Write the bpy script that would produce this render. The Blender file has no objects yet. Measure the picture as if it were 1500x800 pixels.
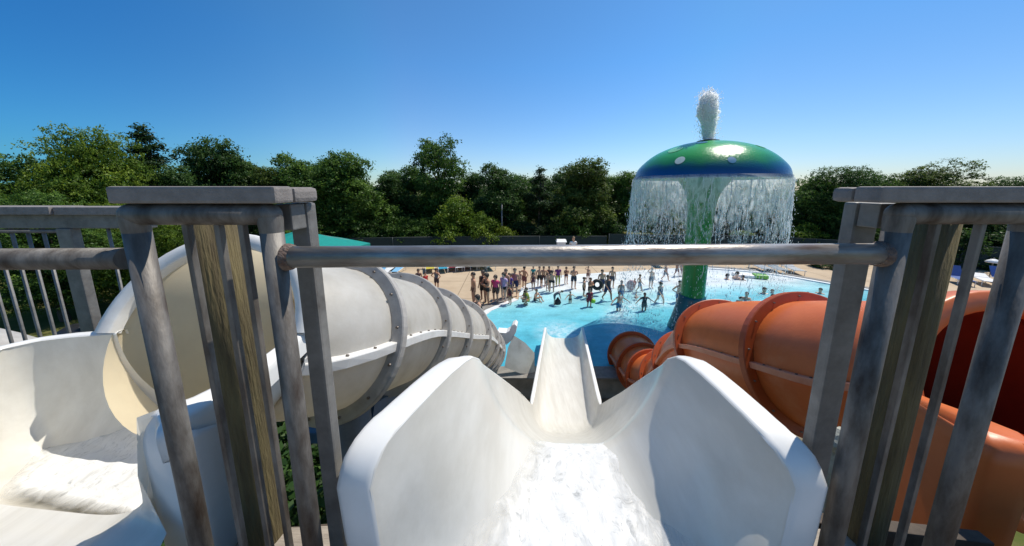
import bpy, bmesh, math, random
import numpy as np
from mathutils import Vector, Matrix, noise as mnoise

R = math.radians
PI = math.pi
rnd = random.Random(7)
sc = bpy.context.scene
col = sc.collection

# ------------------------------------------------------------------ camera
CAMZ, F, PX0, PY0, HOR = 6.0, 430.0, 750.0, 345.0, 276.0
PITCH = math.atan((PY0 - HOR) / F)
cd = bpy.data.cameras.new("camera")
cam = bpy.data.objects.new("camera", cd)
col.objects.link(cam)
cam.location = (0, 0, CAMZ)
cam.rotation_euler = (PI / 2 - PITCH, 0, 0)
cd.sensor_width = 36
cd.lens = 36 * F / 1500
cd.shift_y = -(400 - PY0) / 1500
cd.clip_start = .02
cd.clip_end = 2000
sc.camera = cam
CP, SP = math.cos(PITCH), math.sin(PITCH)


def ray(px, py):
    u, v = (px - PX0) / F, (PY0 - py) / F
    return Vector((u, CP + v * SP, -SP + v * CP))


def at_y(px, py, y):
    d = ray(px, py)
    return Vector((0, 0, CAMZ)) + d * (y / d.y)


def at_z(px, py, z):
    d = ray(px, py)
    return Vector((0, 0, CAMZ)) + d * ((z - CAMZ) / d.z)


def at_c(px, py, c):
    """point at camera depth c"""
    return Vector((0, 0, CAMZ)) + ray(px, py) * c


def W(x, y, z):
    """re-reads a first, level-camera estimate with the camera's real tilt"""
    return at_y(750 + x / y * F, HOR + (CAMZ - z) / y * F, y)


def G(x, y):
    p = at_z(750 + x / y * F, HOR + CAMZ / y * F, 0)
    return (p.x, p.y)


# ------------------------------------------------------------------ materials
def new_mat(name):
    m = bpy.data.materials.new(name)
    m.use_nodes = True
    nt = m.node_tree
    return m, nt, nt.nodes["Principled BSDF"]


def N(nt, t, **kw):
    n = nt.nodes.new(t)
    for k, v in kw.items():
        if k in n.inputs.keys():
            n.inputs[k].default_value = v
        else:
            setattr(n, k, v)
    return n


def ramp(nt, fac, stops):
    r = N(nt, "ShaderNodeValToRGB")
    e = r.color_ramp.elements
    while len(e) < len(stops):
        e.new(.5)
    for i, (p, c) in enumerate(stops):
        e[i].position = p
        e[i].color = (*c, 1) if len(c) == 3 else c
    nt.links.new(fac, r.inputs[0])
    return r


def mat(name, c1, c2=None, scale=4.0, rough=.6, metal=0.0, bump=0.0, bscale=None, detail=6, stretch=(1, 1, 1),
        c3=None, trans=0.0, lo=.35, hi=.65, spec=.5, coord="Object"):
    m, nt, b = new_mat(name)
    b.inputs["Roughness"].default_value = rough
    b.inputs["Metallic"].default_value = metal
    b.inputs["Specular IOR Level"].default_value = spec
    tc = N(nt, "ShaderNodeTexCoord")
    mp = N(nt, "ShaderNodeMapping")
    mp.inputs["Scale"].default_value = stretch
    nt.links.new(tc.outputs[coord], mp.inputs[0])
    if c2 is None:
        b.inputs["Base Color"].default_value = (*c1, 1)
    else:
        n = N(nt, "ShaderNodeTexNoise", Scale=scale, Detail=detail, Roughness=.62)
        nt.links.new(mp.outputs[0], n.inputs["Vector"])
        st = [(lo, c1), (hi, c2)]
        if c3 is not None:
            st.append((min(hi + .14, 1), c3))
        r = ramp(nt, n.outputs["Fac"], st)
        nt.links.new(r.outputs[0], b.inputs["Base Color"])
    if bump:
        n2 = N(nt, "ShaderNodeTexNoise", Scale=bscale or scale * 3, Detail=5)
        nt.links.new(mp.outputs[0], n2.inputs["Vector"])
        bp = N(nt, "ShaderNodeBump", Strength=bump, Distance=.02)
        nt.links.new(n2.outputs["Fac"], bp.inputs["Height"])
        nt.links.new(bp.outputs[0], b.inputs["Normal"])
    if trans:
        out = nt.nodes["Material Output"]
        t = N(nt, "ShaderNodeBsdfTranslucent")
        src = b.inputs["Base Color"]
        if src.is_linked:
            nt.links.new(src.links[0].from_socket, t.inputs[0])
        else:
            t.inputs[0].default_value = src.default_value
        mx = N(nt, "ShaderNodeMixShader", Fac=trans)
        nt.links.new(b.outputs[0], mx.inputs[1])
        nt.links.new(t.outputs[0], mx.inputs[2])
        nt.links.new(mx.outputs[0], out.inputs[0])
    return m


M = {}


def shell_mat(name, out_c, in_c, trans, rough=.5):
    """fibreglass shell: one colour outside, another inside, letting some light through"""
    m, nt, b = new_mat(name)
    L = nt.links.new
    tc = N(nt, "ShaderNodeTexCoord")
    mp = N(nt, "ShaderNodeMapping")
    L(tc.outputs["Object"], mp.inputs[0])
    n1 = N(nt, "ShaderNodeTexNoise", Scale=2.2, Detail=7, Roughness=.65)
    L(mp.outputs[0], n1.inputs["Vector"])
    ro = ramp(nt, n1.outputs["Fac"], [(.36, out_c[0]), (.55, out_c[1]), (.74, out_c[2])])
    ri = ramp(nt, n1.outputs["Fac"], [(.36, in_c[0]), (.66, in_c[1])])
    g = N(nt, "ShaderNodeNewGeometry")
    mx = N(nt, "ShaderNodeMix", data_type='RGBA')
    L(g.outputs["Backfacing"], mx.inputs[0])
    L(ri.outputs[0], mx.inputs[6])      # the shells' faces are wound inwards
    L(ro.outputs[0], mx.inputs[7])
    L(mx.outputs[2], b.inputs["Base Color"])
    b.inputs["Roughness"].default_value = rough
    n2 = N(nt, "ShaderNodeTexNoise", Scale=35, Detail=5)
    L(tc.outputs["Object"], n2.inputs["Vector"])
    bp = N(nt, "ShaderNodeBump", Strength=.07, Distance=.02)
    L(n2.outputs["Fac"], bp.inputs["Height"])
    L(bp.outputs[0], b.inputs["Normal"])
    t = N(nt, "ShaderNodeBsdfTranslucent")
    L(mx.outputs[2], t.inputs[0])
    ms = N(nt, "ShaderNodeMixShader", Fac=trans)
    L(b.outputs[0], ms.inputs[1])
    L(t.outputs[0], ms.inputs[2])
    L(ms.outputs[0], nt.nodes["Material Output"].inputs[0])
    return m


M["gelcoat"] = mat("white_gelcoat", (.88, .85, .775), (.76, .725, .645), 1.6, rough=.22, stretch=(6, .7, 3), bump=.03, bscale=9, spec=.45, trans=.27)
M["rim"] = mat("white_rim", (.80, .79, .765), (.74, .73, .70), 5, rough=.3)
M["greytube"] = mat("weathered_grey_shell", (.60, .585, .55), (.50, .48, .44), 2.4, rough=.5, c3=(.40, .375, .33), bump=.06, bscale=40, trans=.22, lo=.38, hi=.6)
M["greyflange"] = mat("grey_flange", (.42, .40, .37), (.33, .31, .285), 9, rough=.6, bump=.1)
M["seam"] = mat("pale_seam", (.74, .73, .70), (.64, .62, .58), 8, rough=.5)
M["orange"] = mat("orange_shell", (.68, .165, .040), (.60, .138, .034), 1.8, rough=.42, c3=(.64, .19, .07), bump=.05, bscale=30, trans=.06)
M["orangeflange"] = mat("orange_flange", (.42, .075, .015), (.36, .062, .012), 7, rough=.45)
M["orangeseam"] = mat("orange_seam", (.72, .30, .17), (.64, .22, .11), 6, rough=.5)
M["bolt"] = mat("bolt_metal", (.14, .10, .07), (.22, .20, .18), 30, rough=.5, metal=.5)
M["galv"] = mat("galvanised_steel", (.20, .185, .168), (.105, .092, .080), 11, rough=.58, metal=.3, c3=(.050, .034, .025), bump=.09, bscale=120, stretch=(1.6, 1.6, .45), lo=.37, hi=.55)
M["galvlight"] = mat("galvanised_square_tube", (.235, .226, .21), (.15, .141, .13), 12, rough=.6, metal=.25, c3=(.10, .088, .076), bump=.1, bscale=50)
M["rustbar"] = mat("worn_steel_bar", (.36, .335, .31), (.25, .21, .18), 9, rough=.36, metal=.55, c3=(.12, .06, .035), bump=.1, bscale=60, stretch=(.6, 2, 2), lo=.42, hi=.62)
M["cap"] = mat("composite_cap", (.25, .225, .21), (.185, .165, .152), 30, rough=.75, bump=.15, bscale=160)
M["timber"] = mat("treated_timber", (.150, .118, .050), (.085, .064, .029), 7, rough=.85, c3=(.045, .032, .018), bump=.5, bscale=26, stretch=(5, 5, .5))
M["plank"] = mat("deck_plank", (.36, .31, .25), (.24, .20, .16), 6, rough=.85, bump=.3, stretch=(1, 8, 1))
M["darkwood"] = mat("dark_joist", (.10, .075, .055), (.05, .04, .03), 8, rough=.9, bump=.3)
M["conc"] = mat("wall_concrete", (.30, .26, .21), (.20, .17, .13), 3, rough=.9, bump=.3, c3=(.13, .11, .085))
M["coping"] = mat("coping_white", (.72, .74, .75), (.60, .62, .63), 5, rough=.6)
M["copinggrey"] = mat("coping_grey", (.25, .235, .215), (.18, .165, .15), 5, rough=.8)
M["deck"] = mat("pool_deck_concrete", (.52, .405, .275), (.44, .335, .225), .8, rough=.9, bump=.1, bscale=20, c3=(.36, .27, .18))
M["grassground"] = mat("grass_ground", (.075, .10, .022), (.13, .12, .04), .8, rough=1, bump=.6, bscale=12, c3=(.26, .21, .10), spec=.1, lo=.4, hi=.58)
M["rubble"] = mat("rubble_ground", (.13, .115, .08), (.25, .215, .155), 3.0, rough=1, bump=.9, bscale=7, c3=(.07, .065, .035), spec=.1)
M["bluesteel"] = mat("blue_painted_steel", (.035, .10, .20), (.025, .07, .14), 8, rough=.45)
M["greypost"] = mat("grey_painted_column", (.17, .18, .19), (.12, .125, .13), 7, rough=.55)
M["black"] = mat("black_rubber", (.012, .012, .013), (.025, .025, .027), 8, rough=.5)
M["teal"] = mat("teal_canvas", (.0, .30, .26), (.0, .25, .215), 6, rough=.8, trans=.2)
M["screen"] = mat("dark_windscreen", (.007, .022, .024), (.011, .030, .033), 3, rough=.85)
M["darkpost"] = mat("dark_fence_steel", (.035, .05, .05), (.05, .06, .06), 8, rough=.6)
M["bark"] = mat("tree_bark", (.10, .075, .055), (.055, .042, .032), 7, rough=.95, bump=.8, stretch=(3, 3, .6))
M["white"] = mat("white_plastic", (.78, .78, .77), (.70, .70, .70), 9, rough=.5)
M["metalwhite"] = mat("white_chair_frame", (.7, .7, .7), None, rough=.4)
M["foil"] = mat("silver_sheet", (.62, .62, .64), (.4, .4, .42), 14, rough=.25, metal=.8, bump=.5)


def two_tone(name, base, rough=.7):
    return mat(name, base, tuple(c * .75 for c in base), 14, rough=rough)


def leaf_mat(name, c1, c2):
    m, nt, b = new_mat(name)
    a = N(nt, "ShaderNodeAttribute")
    a.attribute_name = "tint"
    tc = N(nt, "ShaderNodeTexCoord")
    n = N(nt, "ShaderNodeTexNoise", Scale=.55, Detail=4)
    nt.links.new(tc.outputs["Object"], n.inputs["Vector"])
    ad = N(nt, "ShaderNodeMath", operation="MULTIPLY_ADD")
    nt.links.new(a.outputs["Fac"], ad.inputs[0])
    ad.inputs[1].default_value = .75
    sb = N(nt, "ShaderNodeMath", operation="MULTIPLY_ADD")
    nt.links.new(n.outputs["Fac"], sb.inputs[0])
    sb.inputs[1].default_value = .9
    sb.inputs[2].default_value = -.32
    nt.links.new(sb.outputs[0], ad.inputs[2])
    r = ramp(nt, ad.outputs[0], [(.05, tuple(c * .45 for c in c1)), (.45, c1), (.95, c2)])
    nt.links.new(r.outputs[0], b.inputs["Base Color"])
    b.inputs["Roughness"].default_value = .5
    b.inputs["Specular IOR Level"].default_value = .25
    t = N(nt, "ShaderNodeBsdfTranslucent")
    nt.links.new(r.outputs[0], t.inputs[0])
    mx = N(nt, "ShaderNodeMixShader", Fac=.45)
    nt.links.new(b.outputs[0], mx.inputs[1])
    nt.links.new(t.outputs[0], mx.inputs[2])
    nt.links.new(mx.outputs[0], nt.nodes["Material Output"].inputs[0])
    return m


LEAF = {
    "mid": leaf_mat("leaf_mid", (.062, .132, .022), (.20, .32, .052)),
    "bright": leaf_mat("leaf_bright", (.105, .185, .020), (.32, .40, .042)),
    "dark": leaf_mat("leaf_dark", (.044, .098, .022), (.130, .22, .050)),
    "cedar": leaf_mat("leaf_cedar", (.028, .064, .020), (.08, .14, .045)),
    "olive": leaf_mat("leaf_olive", (.078, .122, .023), (.20, .26, .055)),
    "fresh": leaf_mat("leaf_fresh", (.12, .18, .014), (.30, .36, .035)),
}


# ------------------------------------------------------------------ mesh helpers
class MB:
    """collects faces of one mesh, with a material index per face"""

    def __init__(s):
        s.v, s.f, s.mi, s.sm = [], [], [], []

    def add(s, vs, fs, mi=0, smooth=False):
        o = len(s.v)
        s.v += [tuple(p) for p in vs]
        for f in fs:
            s.f.append(tuple(i + o for i in f))
            s.mi.append(mi)
            s.sm.append(smooth)

    def box(s, lo, hi, mi=0, rot=None, bev=.0):
        lo, hi = Vector(lo), Vector(hi)
        c, h = (lo + hi) / 2, (hi - lo) / 2
        if bev <= 0:
            vs = [Vector((x * h.x, y * h.y, z * h.z)) for x in (-1, 1) for y in (-1, 1) for z in (-1, 1)]
            fs = [(0, 1, 3, 2), (4, 6, 7, 5), (0, 4, 5, 1), (2, 3, 7, 6), (0, 2, 6, 4), (1, 5, 7, 3)]
        else:
            bm = bmesh.new()
            bmesh.ops.create_cube(bm, size=1)
            for v in bm.verts:
                v.co = Vector((v.co.x * 2 * h.x, v.co.y * 2 * h.y, v.co.z * 2 * h.z))
            bmesh.ops.bevel(bm, geom=bm.edges[:], offset=min(bev, min(h) * .9), segments=2, affect='EDGES', profile=.6)
            bm.verts.index_update()
            vs = [v.co.copy() for v in bm.verts]
            fs = [tuple(v.index for v in f.verts) for f in bm.faces]
            bm.free()
        if rot is not None:
            vs = [rot @ v for v in vs]
        s.add([v + c for v in vs], fs, mi)

    def bar(s, a, b, w, h, mi=0, bev=0.0, up=Vector((0, 0, 1))):
        a, b = Vector(a), Vector(b)
        d = b - a
        L = d.length
        y = d.normalized()
        x = y.cross(up)
        if x.length < 1e-4:
            x = Vector((1, 0, 0))
        x.normalize()
        z = x.cross(y)
        rot = Matrix((x, y, z)).transposed()
        c = (a + b) / 2
        n0 = len(s.v)
        s.box((-w / 2, -L / 2, -h / 2), (w / 2, L / 2, h / 2), mi, rot, bev)
        for i in range(n0, len(s.v)):
            s.v[i] = tuple(Vector(s.v[i]) + c)

    def tube(s, pts, r, n=12, mi=0, cap=True, rs=None):
        pts = [Vector(p) for p in pts]
        rings = []
        pu = None
        for i, p in enumerate(pts):
            d = (pts[min(i + 1, len(pts) - 1)] - pts[max(i - 1, 0)]).normalized()
            if pu is None:
                u = d.cross(Vector((0, 0, 1)))
                if u.length < .05:
                    u = d.cross(Vector((0, 1, 0)))
            else:
                u = pu - d * pu.dot(d)
            u.normalize()
            pu = u
            w = d.cross(u)
            rr = rs[i] if rs else r
            rings.append([p + (u * math.cos(2 * PI * k / n) + w * math.sin(2 * PI * k / n)) * rr for k in range(n)])
        s.loft(rings, mi, True, cap)

    def loft(s, rings, mi=0, closed=True, cap=False, smooth=True):
        n = len(rings[0])
        vs = [p for r in rings for p in r]
        fs = []
        for i in range(len(rings) - 1):
            for k in range(n if closed else n - 1):
                k2 = (k + 1) % n
                fs.append((i * n + k, i * n + k2, (i + 1) * n + k2, (i + 1) * n + k))
        s.add(vs, fs, mi, smooth)
        if cap:
            o = len(s.v) - len(vs)
            s.f.append(tuple(o + k for k in reversed(range(n))))
            s.f.append(tuple(o + (len(rings) - 1) * n + k for k in range(n)))
            s.mi += [mi, mi]
            s.sm += [False, False]

    def lathe(s, prof, n=48, mi=0, c=(0, 0, 0)):
        rings = [[(c[0] + r * math.cos(2 * PI * k / n), c[1] + r * math.sin(2 * PI * k / n), c[2] + z) for k in range(n)] for r, z in prof]
        s.loft(rings, mi, True, False)

    def sphere(s, c, r, mi=0, n=8, m=5, sc_=(1, 1, 1)):
        rings = []
        for j in range(m + 1):
            t = PI * j / m
            rings.append([(c[0] + sc_[0] * r * max(math.sin(t), .02) * math.cos(2 * PI * k / n), c[1] + sc_[1] * r * max(math.sin(t), .02) * math.sin(2 * PI * k / n), c[2] - sc_[2] * r * math.cos(t)) for k in range(n)])
        s.loft(rings, mi, True, True)

    def build(s, name, mats, parent=None, loc=None):
        me = bpy.data.meshes.new(name)
        vs = s.v
        off = Vector(loc) if loc is not None else (parent.matrix_basis.translation if parent is not None and parent.get("_w") else None)
        if off is not None:
            vs = [tuple(Vector(p) - off) for p in vs]
        me.from_pydata(vs, [], s.f)
        if not isinstance(mats, (list, tuple)):
            mats = [mats]
        for m in mats:
            me.materials.append(m)
        me.polygons.foreach_set("material_index", s.mi)
        me.polygons.foreach_set("use_smooth", s.sm)
        me.update()
        o = bpy.data.objects.new(name, me)
        col.objects.link(o)
        if parent is not None:
            o.parent = parent
        elif loc is not None:
            o.location = loc
        return o


def tag(o, label=None, cat=None, group=None, kind=None):
    if label:
        o["label"] = label
    if cat:
        o["category"] = cat
    if group:
        o["group"] = group
    if kind:
        o["kind"] = kind
    return o


def empty(name, loc=(0, 0, 0), world=True):
    """an Empty at the base of a thing; parts may be given in world coordinates"""
    o = bpy.data.objects.new(name, None)
    o.empty_display_size = .2
    col.objects.link(o)
    o.location = loc
    if world:
        o["_w"] = True
    return o


def copy_tree(o, parent=None):
    c = o.copy()
    col.objects.link(c)
    c.parent = parent
    for ch in list(o.children):
        copy_tree(ch, c)
    return c


def lerp(a, b, t):
    return a + (b - a) * t


def interp(xs, ys, x):
    return float(np.interp(x, xs, ys))


def smooth_path(pts, n):
    """Catmull-Rom through points (tuples of any length)"""
    P = [np.array(p, float) for p in pts]
    out = []
    for i in range(len(P) - 1):
        p0, p1, p2, p3 = P[max(i - 1, 0)], P[i], P[i + 1], P[min(i + 2, len(P) - 1)]
        for k in range(n):
            t = k / n
            out.append(.5 * ((2 * p1) + (-p0 + p2) * t + (2 * p0 - 5 * p1 + 4 * p2 - p3) * t * t + (-p0 + 3 * p1 - 3 * p2 + p3) * t ** 3))
    out.append(P[-1])
    return out


def panel_mesh(mb, poly, z, mi=0):
    mb.add([(x, y, z) for x, y in poly], [tuple(range(len(poly)))], mi)


# ------------------------------------------------------------------ world, sun
SUN_EL, SUN_AZ = R(59), R(57)          # azimuth measured from the view direction (+Y) towards +X
w = bpy.data.worlds.new("World")
sc.world = w
w.use_nodes = True
nt = w.node_tree
bg = nt.nodes["Background"]
sky = nt.nodes.new("ShaderNodeTexSky")
sky.sky_type = 'NISHITA'
sky.sun_disc = False
sky.sun_elevation = SUN_EL
sky.sun_rotation = SUN_AZ
sky.air_density = 1.0
sky.dust_density = .35
sky.ozone_density = 3.2
sky.altitude = 100
hs = nt.nodes.new("ShaderNodeHueSaturation")
hs.inputs["Saturation"].default_value = 1.05
nt.links.new(sky.outputs[0], hs.inputs["Color"])
tcw = nt.nodes.new("ShaderNodeTexCoord")
spw = nt.nodes.new("ShaderNodeSeparateXYZ")
nt.links.new(tcw.outputs["Generated"], spw.inputs[0])
tint = ramp(nt, spw.outputs[2], [(0.0, (.86, .90, 1.02)), (.12, (.80, .97, 1.12)), (.35, (.58, .98, 1.22)), (.6, (.55, .95, 1.15)), (1.0, (.9, 1.0, 1.0))])
mxw = nt.nodes.new("ShaderNodeMix")
mxw.data_type = 'RGBA'
mxw.blend_type = 'MULTIPLY'
mxw.inputs[0].default_value = 1
nt.links.new(hs.outputs[0], mxw.inputs[6])
nt.links.new(tint.outputs[0], mxw.inputs[7])
side = nt.nodes.new("ShaderNodeMath")       # the sky deepens away from the sun, to the left
side.operation = 'MULTIPLY_ADD'
nt.links.new(spw.outputs[0], side.inputs[0])
side.inputs[1].default_value = .5
side.inputs[2].default_value = .5
tint2 = ramp(nt, side.outputs[0], [(.05, (.10, .50, .72)), (.22, (.58, .84, .92)), (.50, (1.55, 1.36, 1.16)), (.70, (1.15, 1.06, 1.0)), (.95, (.74, .78, .82))])
tint2.color_ramp.interpolation = 'B_SPLINE'
mxv = nt.nodes.new("ShaderNodeMix")
mxv.data_type = 'RGBA'
mxv.blend_type = 'MULTIPLY'
mxv.inputs[0].default_value = 1
nt.links.new(mxw.outputs[2], mxv.inputs[6])
nt.links.new(tint2.outputs[0], mxv.inputs[7])
nt.links.new(mxv.outputs[2], bg.inputs[0])
bg.inputs[1].default_value = .128
sl = bpy.data.lights.new("sun", 'SUN')
sl.energy = 5.0
sl.angle = R(.53)
sl.color = (1, .94, .84)
so = bpy.data.objects.new("sun", sl)
col.objects.link(so)
sd = Vector((math.sin(SUN_AZ) * math.cos(SUN_EL), math.cos(SUN_AZ) * math.cos(SUN_EL), math.sin(SUN_EL)))
so.rotation_euler = sd.to_track_quat('Z', 'Y').to_euler()
so.location = sd * 60
sc.view_settings.view_transform = 'Standard'
sc.view_settings.look = 'None'
sc.view_settings.exposure = 0
sc.cycles.use_denoising = True
sc.cycles.max_bounces = 12
sc.cycles.diffuse_bounces = 8
sc.cycles.transparent_max_bounces = 24
sc.cycles.caustics_reflective = False
sc.cycles.caustics_refractive = False

# ------------------------------------------------------------------ ground, deck, pool
GZ = -.8
mb = MB()
n = 60
xs = [-900, -400, -200, -120] + [-80 + i * 4 for i in range(41)] + [120, 200, 400, 900]
ys = [-300, -100, -40] + [-20 + i * 4 for i in range(30)] + [140, 250, 500, 900]


def gh(x, y):
    return GZ + .12 * mnoise.noise(Vector((x * .07, y * .07, 0))) - (.25 if (-18 < x < 60 and 9 < y < 29) else 0) + max(0, min(1, (y - 29) / 20)) * 1.6


vs = [(x, y, gh(x, y)) for y in ys for x in xs]
nx = len(xs)
mb.add(vs, [(j * nx + i, j * nx + i + 1, (j + 1) * nx + i + 1, (j + 1) * nx + i) for j in range(len(ys) - 1) for i in range(nx - 1)], 0, True)
tag(mb.build("ground", M["grassground"]), kind="structure")

POOL = [(-1.55, 9.9), (-1.6, 12.2), (-1.45, 13.4), (-1.0, 14.35), (-.2, 15.2), (.35, 15.75), (.42, 16.8), (.55, 17.7), (1.49, 19.3),
        (2.9, 20.2), (5, 20.6), (7.4, 21.1), (12.9, 22.2), (15.2, 21.6), (17.3, 20.9), (18.7, 19.7), (19.9, 18.1), (22.5, 15.5), (24, 12.6), (24, 9.9)]
POOL = [G(*p) for p in POOL]
# deck: a slab whose front is the retaining wall seen under the slides
mb = MB()
PNY = POOL[0][1]
DX0, DX1, DY0, DY1 = -17, 56, PNY - .62, 27.6
mb.box((DX0, DY0 + .25, GZ - .8), (DX1, DY1, -.03))
tag(mb.build("pool_deck", M["deck"]), kind="structure")
mb = MB()
mb.box((DX0, DY0, GZ - .8), (DX1, DY0 + .25, -.034))
tag(mb.build("pool_wall", M["conc"]), "stained concrete retaining wall along the near side of the pool below the slides", "wall")
mb = MB()
mb.box((-3, DY0 - .05, -.030), (24.5, PNY - .04, .03), bev=.012)
tag(mb.build("near_coping", M["copinggrey"]), kind="structure")

# rubble strip in front of the wall and below the slides
mb = MB()
vs, fs = [], []
gx, gy = 46, 26
for j in range(gy):
    for i in range(gx):
        x, y = -5 + 15 * i / (gx - 1), .5 + (DY0 - .55) * j / (gy - 1)
        e = min(i, gx - 1 - i, 4) / 4 * min(j, gy - 1 - j + 4, 4) / 4
        vs.append((x + .15 * rnd.uniform(-1, 1), y, GZ + .12 * mnoise.noise(Vector((x * .07, y * .07, 0))) - .05 + e * (.09 + .10 * mnoise.noise(Vector((x * 1.3, y * 1.3, 3))) + .05 * rnd.random())))
mb.add(vs, [(j * gx + i, j * gx + i + 1, (j + 1) * gx + i + 1, (j + 1) * gx + i) for j in range(gy - 1) for i in range(gx - 1)], 0, False)
tag(mb.build("path", M["rubble"]), kind="structure")


def water_material():
    m, nt, b = new_mat("pool_water_surface")
    L = nt.links.new
    geo = N(nt, "ShaderNodeNewGeometry")
    sep = N(nt, "ShaderNodeSeparateXYZ")
    L(geo.outputs["Position"], sep.inputs[0])

    def math_(op, a, b_=None, c=None):
        n_ = N(nt, "ShaderNodeMath", operation=op)
        for i, v in enumerate((a, b_, c)):
            if v is None:
                continue
            if isinstance(v, (int, float)):
                n_.inputs[i].default_value = v
            else:
                L(v, n_.inputs[i])
        return n_.outputs[0]
    nz = N(nt, "ShaderNodeTexNoise", Scale=.35, Detail=4)
    L(geo.outputs["Position"], nz.inputs["Vector"])
    # how far along the slope from the beach (far left) to the deep end (near right)
    t = math_("MULTIPLY_ADD", sep.outputs[1], -.083, 1.775)
    t = math_("MULTIPLY_ADD", sep.outputs[0], .010, t)
    t = math_("ADD", t, math_("MULTIPLY_ADD", nz.outputs["Fac"], .30, -.15))
    rp = ramp(nt, t, [(.0, (.80, .84, .84)), (.38, (.76, .82, .83)), (.51, (.38, .68, .73)), (.63, (.19, .54, .62)), (.80, (.115, .47, .575)), (1.0, (.065, .38, .52))])
    # ripple veins: caustic light and dark painted into the water colour
    wv = N(nt, "ShaderNodeTexVoronoi", Scale=1.6)
    wv.feature = 'SMOOTH_F1'
    mp = N(nt, "ShaderNodeMapping")
    mp.inputs["Scale"].default_value = (.8, 1.5, 1)
    L(geo.outputs["Position"], mp.inputs[0])
    nd = N(nt, "ShaderNodeTexNoise", Scale=1.2, Detail=3)
    L(mp.outputs[0], nd.inputs["Vector"])
    mv = N(nt, "ShaderNodeMix", data_type='VECTOR')
    mv.inputs[0].default_value = .35
    L(mp.outputs[0], mv.inputs[4])
    L(nd.outputs["Color"], mv.inputs[5])
    L(mv.outputs[1], wv.inputs["Vector"])
    nr = N(nt, "ShaderNodeTexNoise", Scale=2.6, Detail=6, Roughness=.7)
    L(mp.outputs[0], nr.inputs["Vector"])
    vein = math_("ADD", math_("MULTIPLY_ADD", wv.outputs["Distance"], .50, .50), math_("MULTIPLY_ADD", nr.outputs["Fac"], .70, -.12))
    vm = N(nt, "ShaderNodeMix", data_type='RGBA', blend_type='MULTIPLY')
    vm.inputs[0].default_value = .8
    L(rp.outputs[0], vm.inputs[6])
    L(vein, vm.inputs[7])
    # foam: below the mushroom's drip line and at the slide ends
    def dist(cx, cy):
        dx = math_("SUBTRACT", sep.outputs[0], cx)
        dy = math_("SUBTRACT", sep.outputs[1], cy)
        return math_("SQRT", math_("ADD", math_("MULTIPLY", dx, dx), math_("MULTIPLY", dy, dy)))
    ringd = math_("ABSOLUTE", math_("SUBTRACT", dist(MX, MY), 2.9))
    ringf = math_("SUBTRACT", 1.0, math_("MULTIPLY", ringd, 1.1))
    e1 = math_("MULTIPLY_ADD", dist(2.1, 11.6), -.75, 1.0)
    foam = math_("MAXIMUM", ringf, e1)
    fn = N(nt, "ShaderNodeTexNoise", Scale=3.5, Detail=8, Roughness=.75)
    L(geo.outputs["Position"], fn.inputs["Vector"])
    foam = math_("MULTIPLY", math_("MAXIMUM", foam, 0.0), math_("MULTIPLY_ADD", fn.outputs["Fac"], 3.2, -1.15))
    cl = N(nt, "ShaderNodeClamp")
    L(foam, cl.inputs[0])
    fm = N(nt, "ShaderNodeMix", data_type='RGBA')
    L(math_("MULTIPLY", cl.outputs[0], .8), fm.inputs[0])
    L(vm.outputs[2], fm.inputs[6])
    fm.inputs[7].default_value = (.86, .88, .89, 1)
    L(fm.outputs[2], b.inputs["Base Color"])
    b.inputs["Roughness"].default_value = .10
    b.inputs["IOR"].default_value = 1.33
    b.inputs["Specular IOR Level"].default_value = .4
    n1 = N(nt, "ShaderNodeTexNoise", Scale=3.2, Detail=6, Roughness=.6)
    L(geo.outputs["Position"], n1.inputs["Vector"])
    bp = N(nt, "ShaderNodeBump", Strength=.8, Distance=.06)
    L(n1.outputs["Fac"], bp.inputs["Height"])
    L(bp.outputs[0], b.inputs["Normal"])
    return m


MY = at_z(1034, 481, 0).y
MX = .643 * MY
M["water"] = water_material()
mb = MB()
panel_mesh(mb, POOL, 0.0)
wo = mb.build("water", M["water"])
tag(wo, kind="structure")

# coping strips along the two visible banks


def strip(name, pts, w1, z0, z1, m, side):
    mb = MB()
    rings = []
    for i, p in enumerate(pts):
        a, b_ = Vector(pts[max(i - 1, 0)]), Vector(pts[min(i + 1, len(pts) - 1)])
        d = (b_ - a).normalized()
        nrm = Vector((-d.y, d.x)) * side
        p = Vector(p)
        q = p + nrm * w1
        rings.append([(p.x, p.y, z0), (p.x, p.y, z1), (q.x, q.y, z1), (q.x, q.y, z0)])
    mb.loft(rings, 0, True, True, smooth=False)
    return tag(mb.build(name, m), kind="structure")


LB = POOL[0:6]
strip("kerb_white", LB, .34, -.03, .03, M["coping"], 1)
LB2 = [(x - .30, y + .12) for x, y in LB]
strip("kerb_grey", LB2, .42, -.028, .05, M["copinggrey"], 1)
RB = POOL[12:]
strip("kerb_right", RB, .3, -.03, .07, M["coping"], 1)
RB2 = [Vector(p) + (Vector(p) - Vector((9, 12))).normalized() * .31 for p in RB]
strip("kerb_right_grey", [tuple(p) for p in RB2], .4, -.028, .10, M["copinggrey"], 1)

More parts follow.
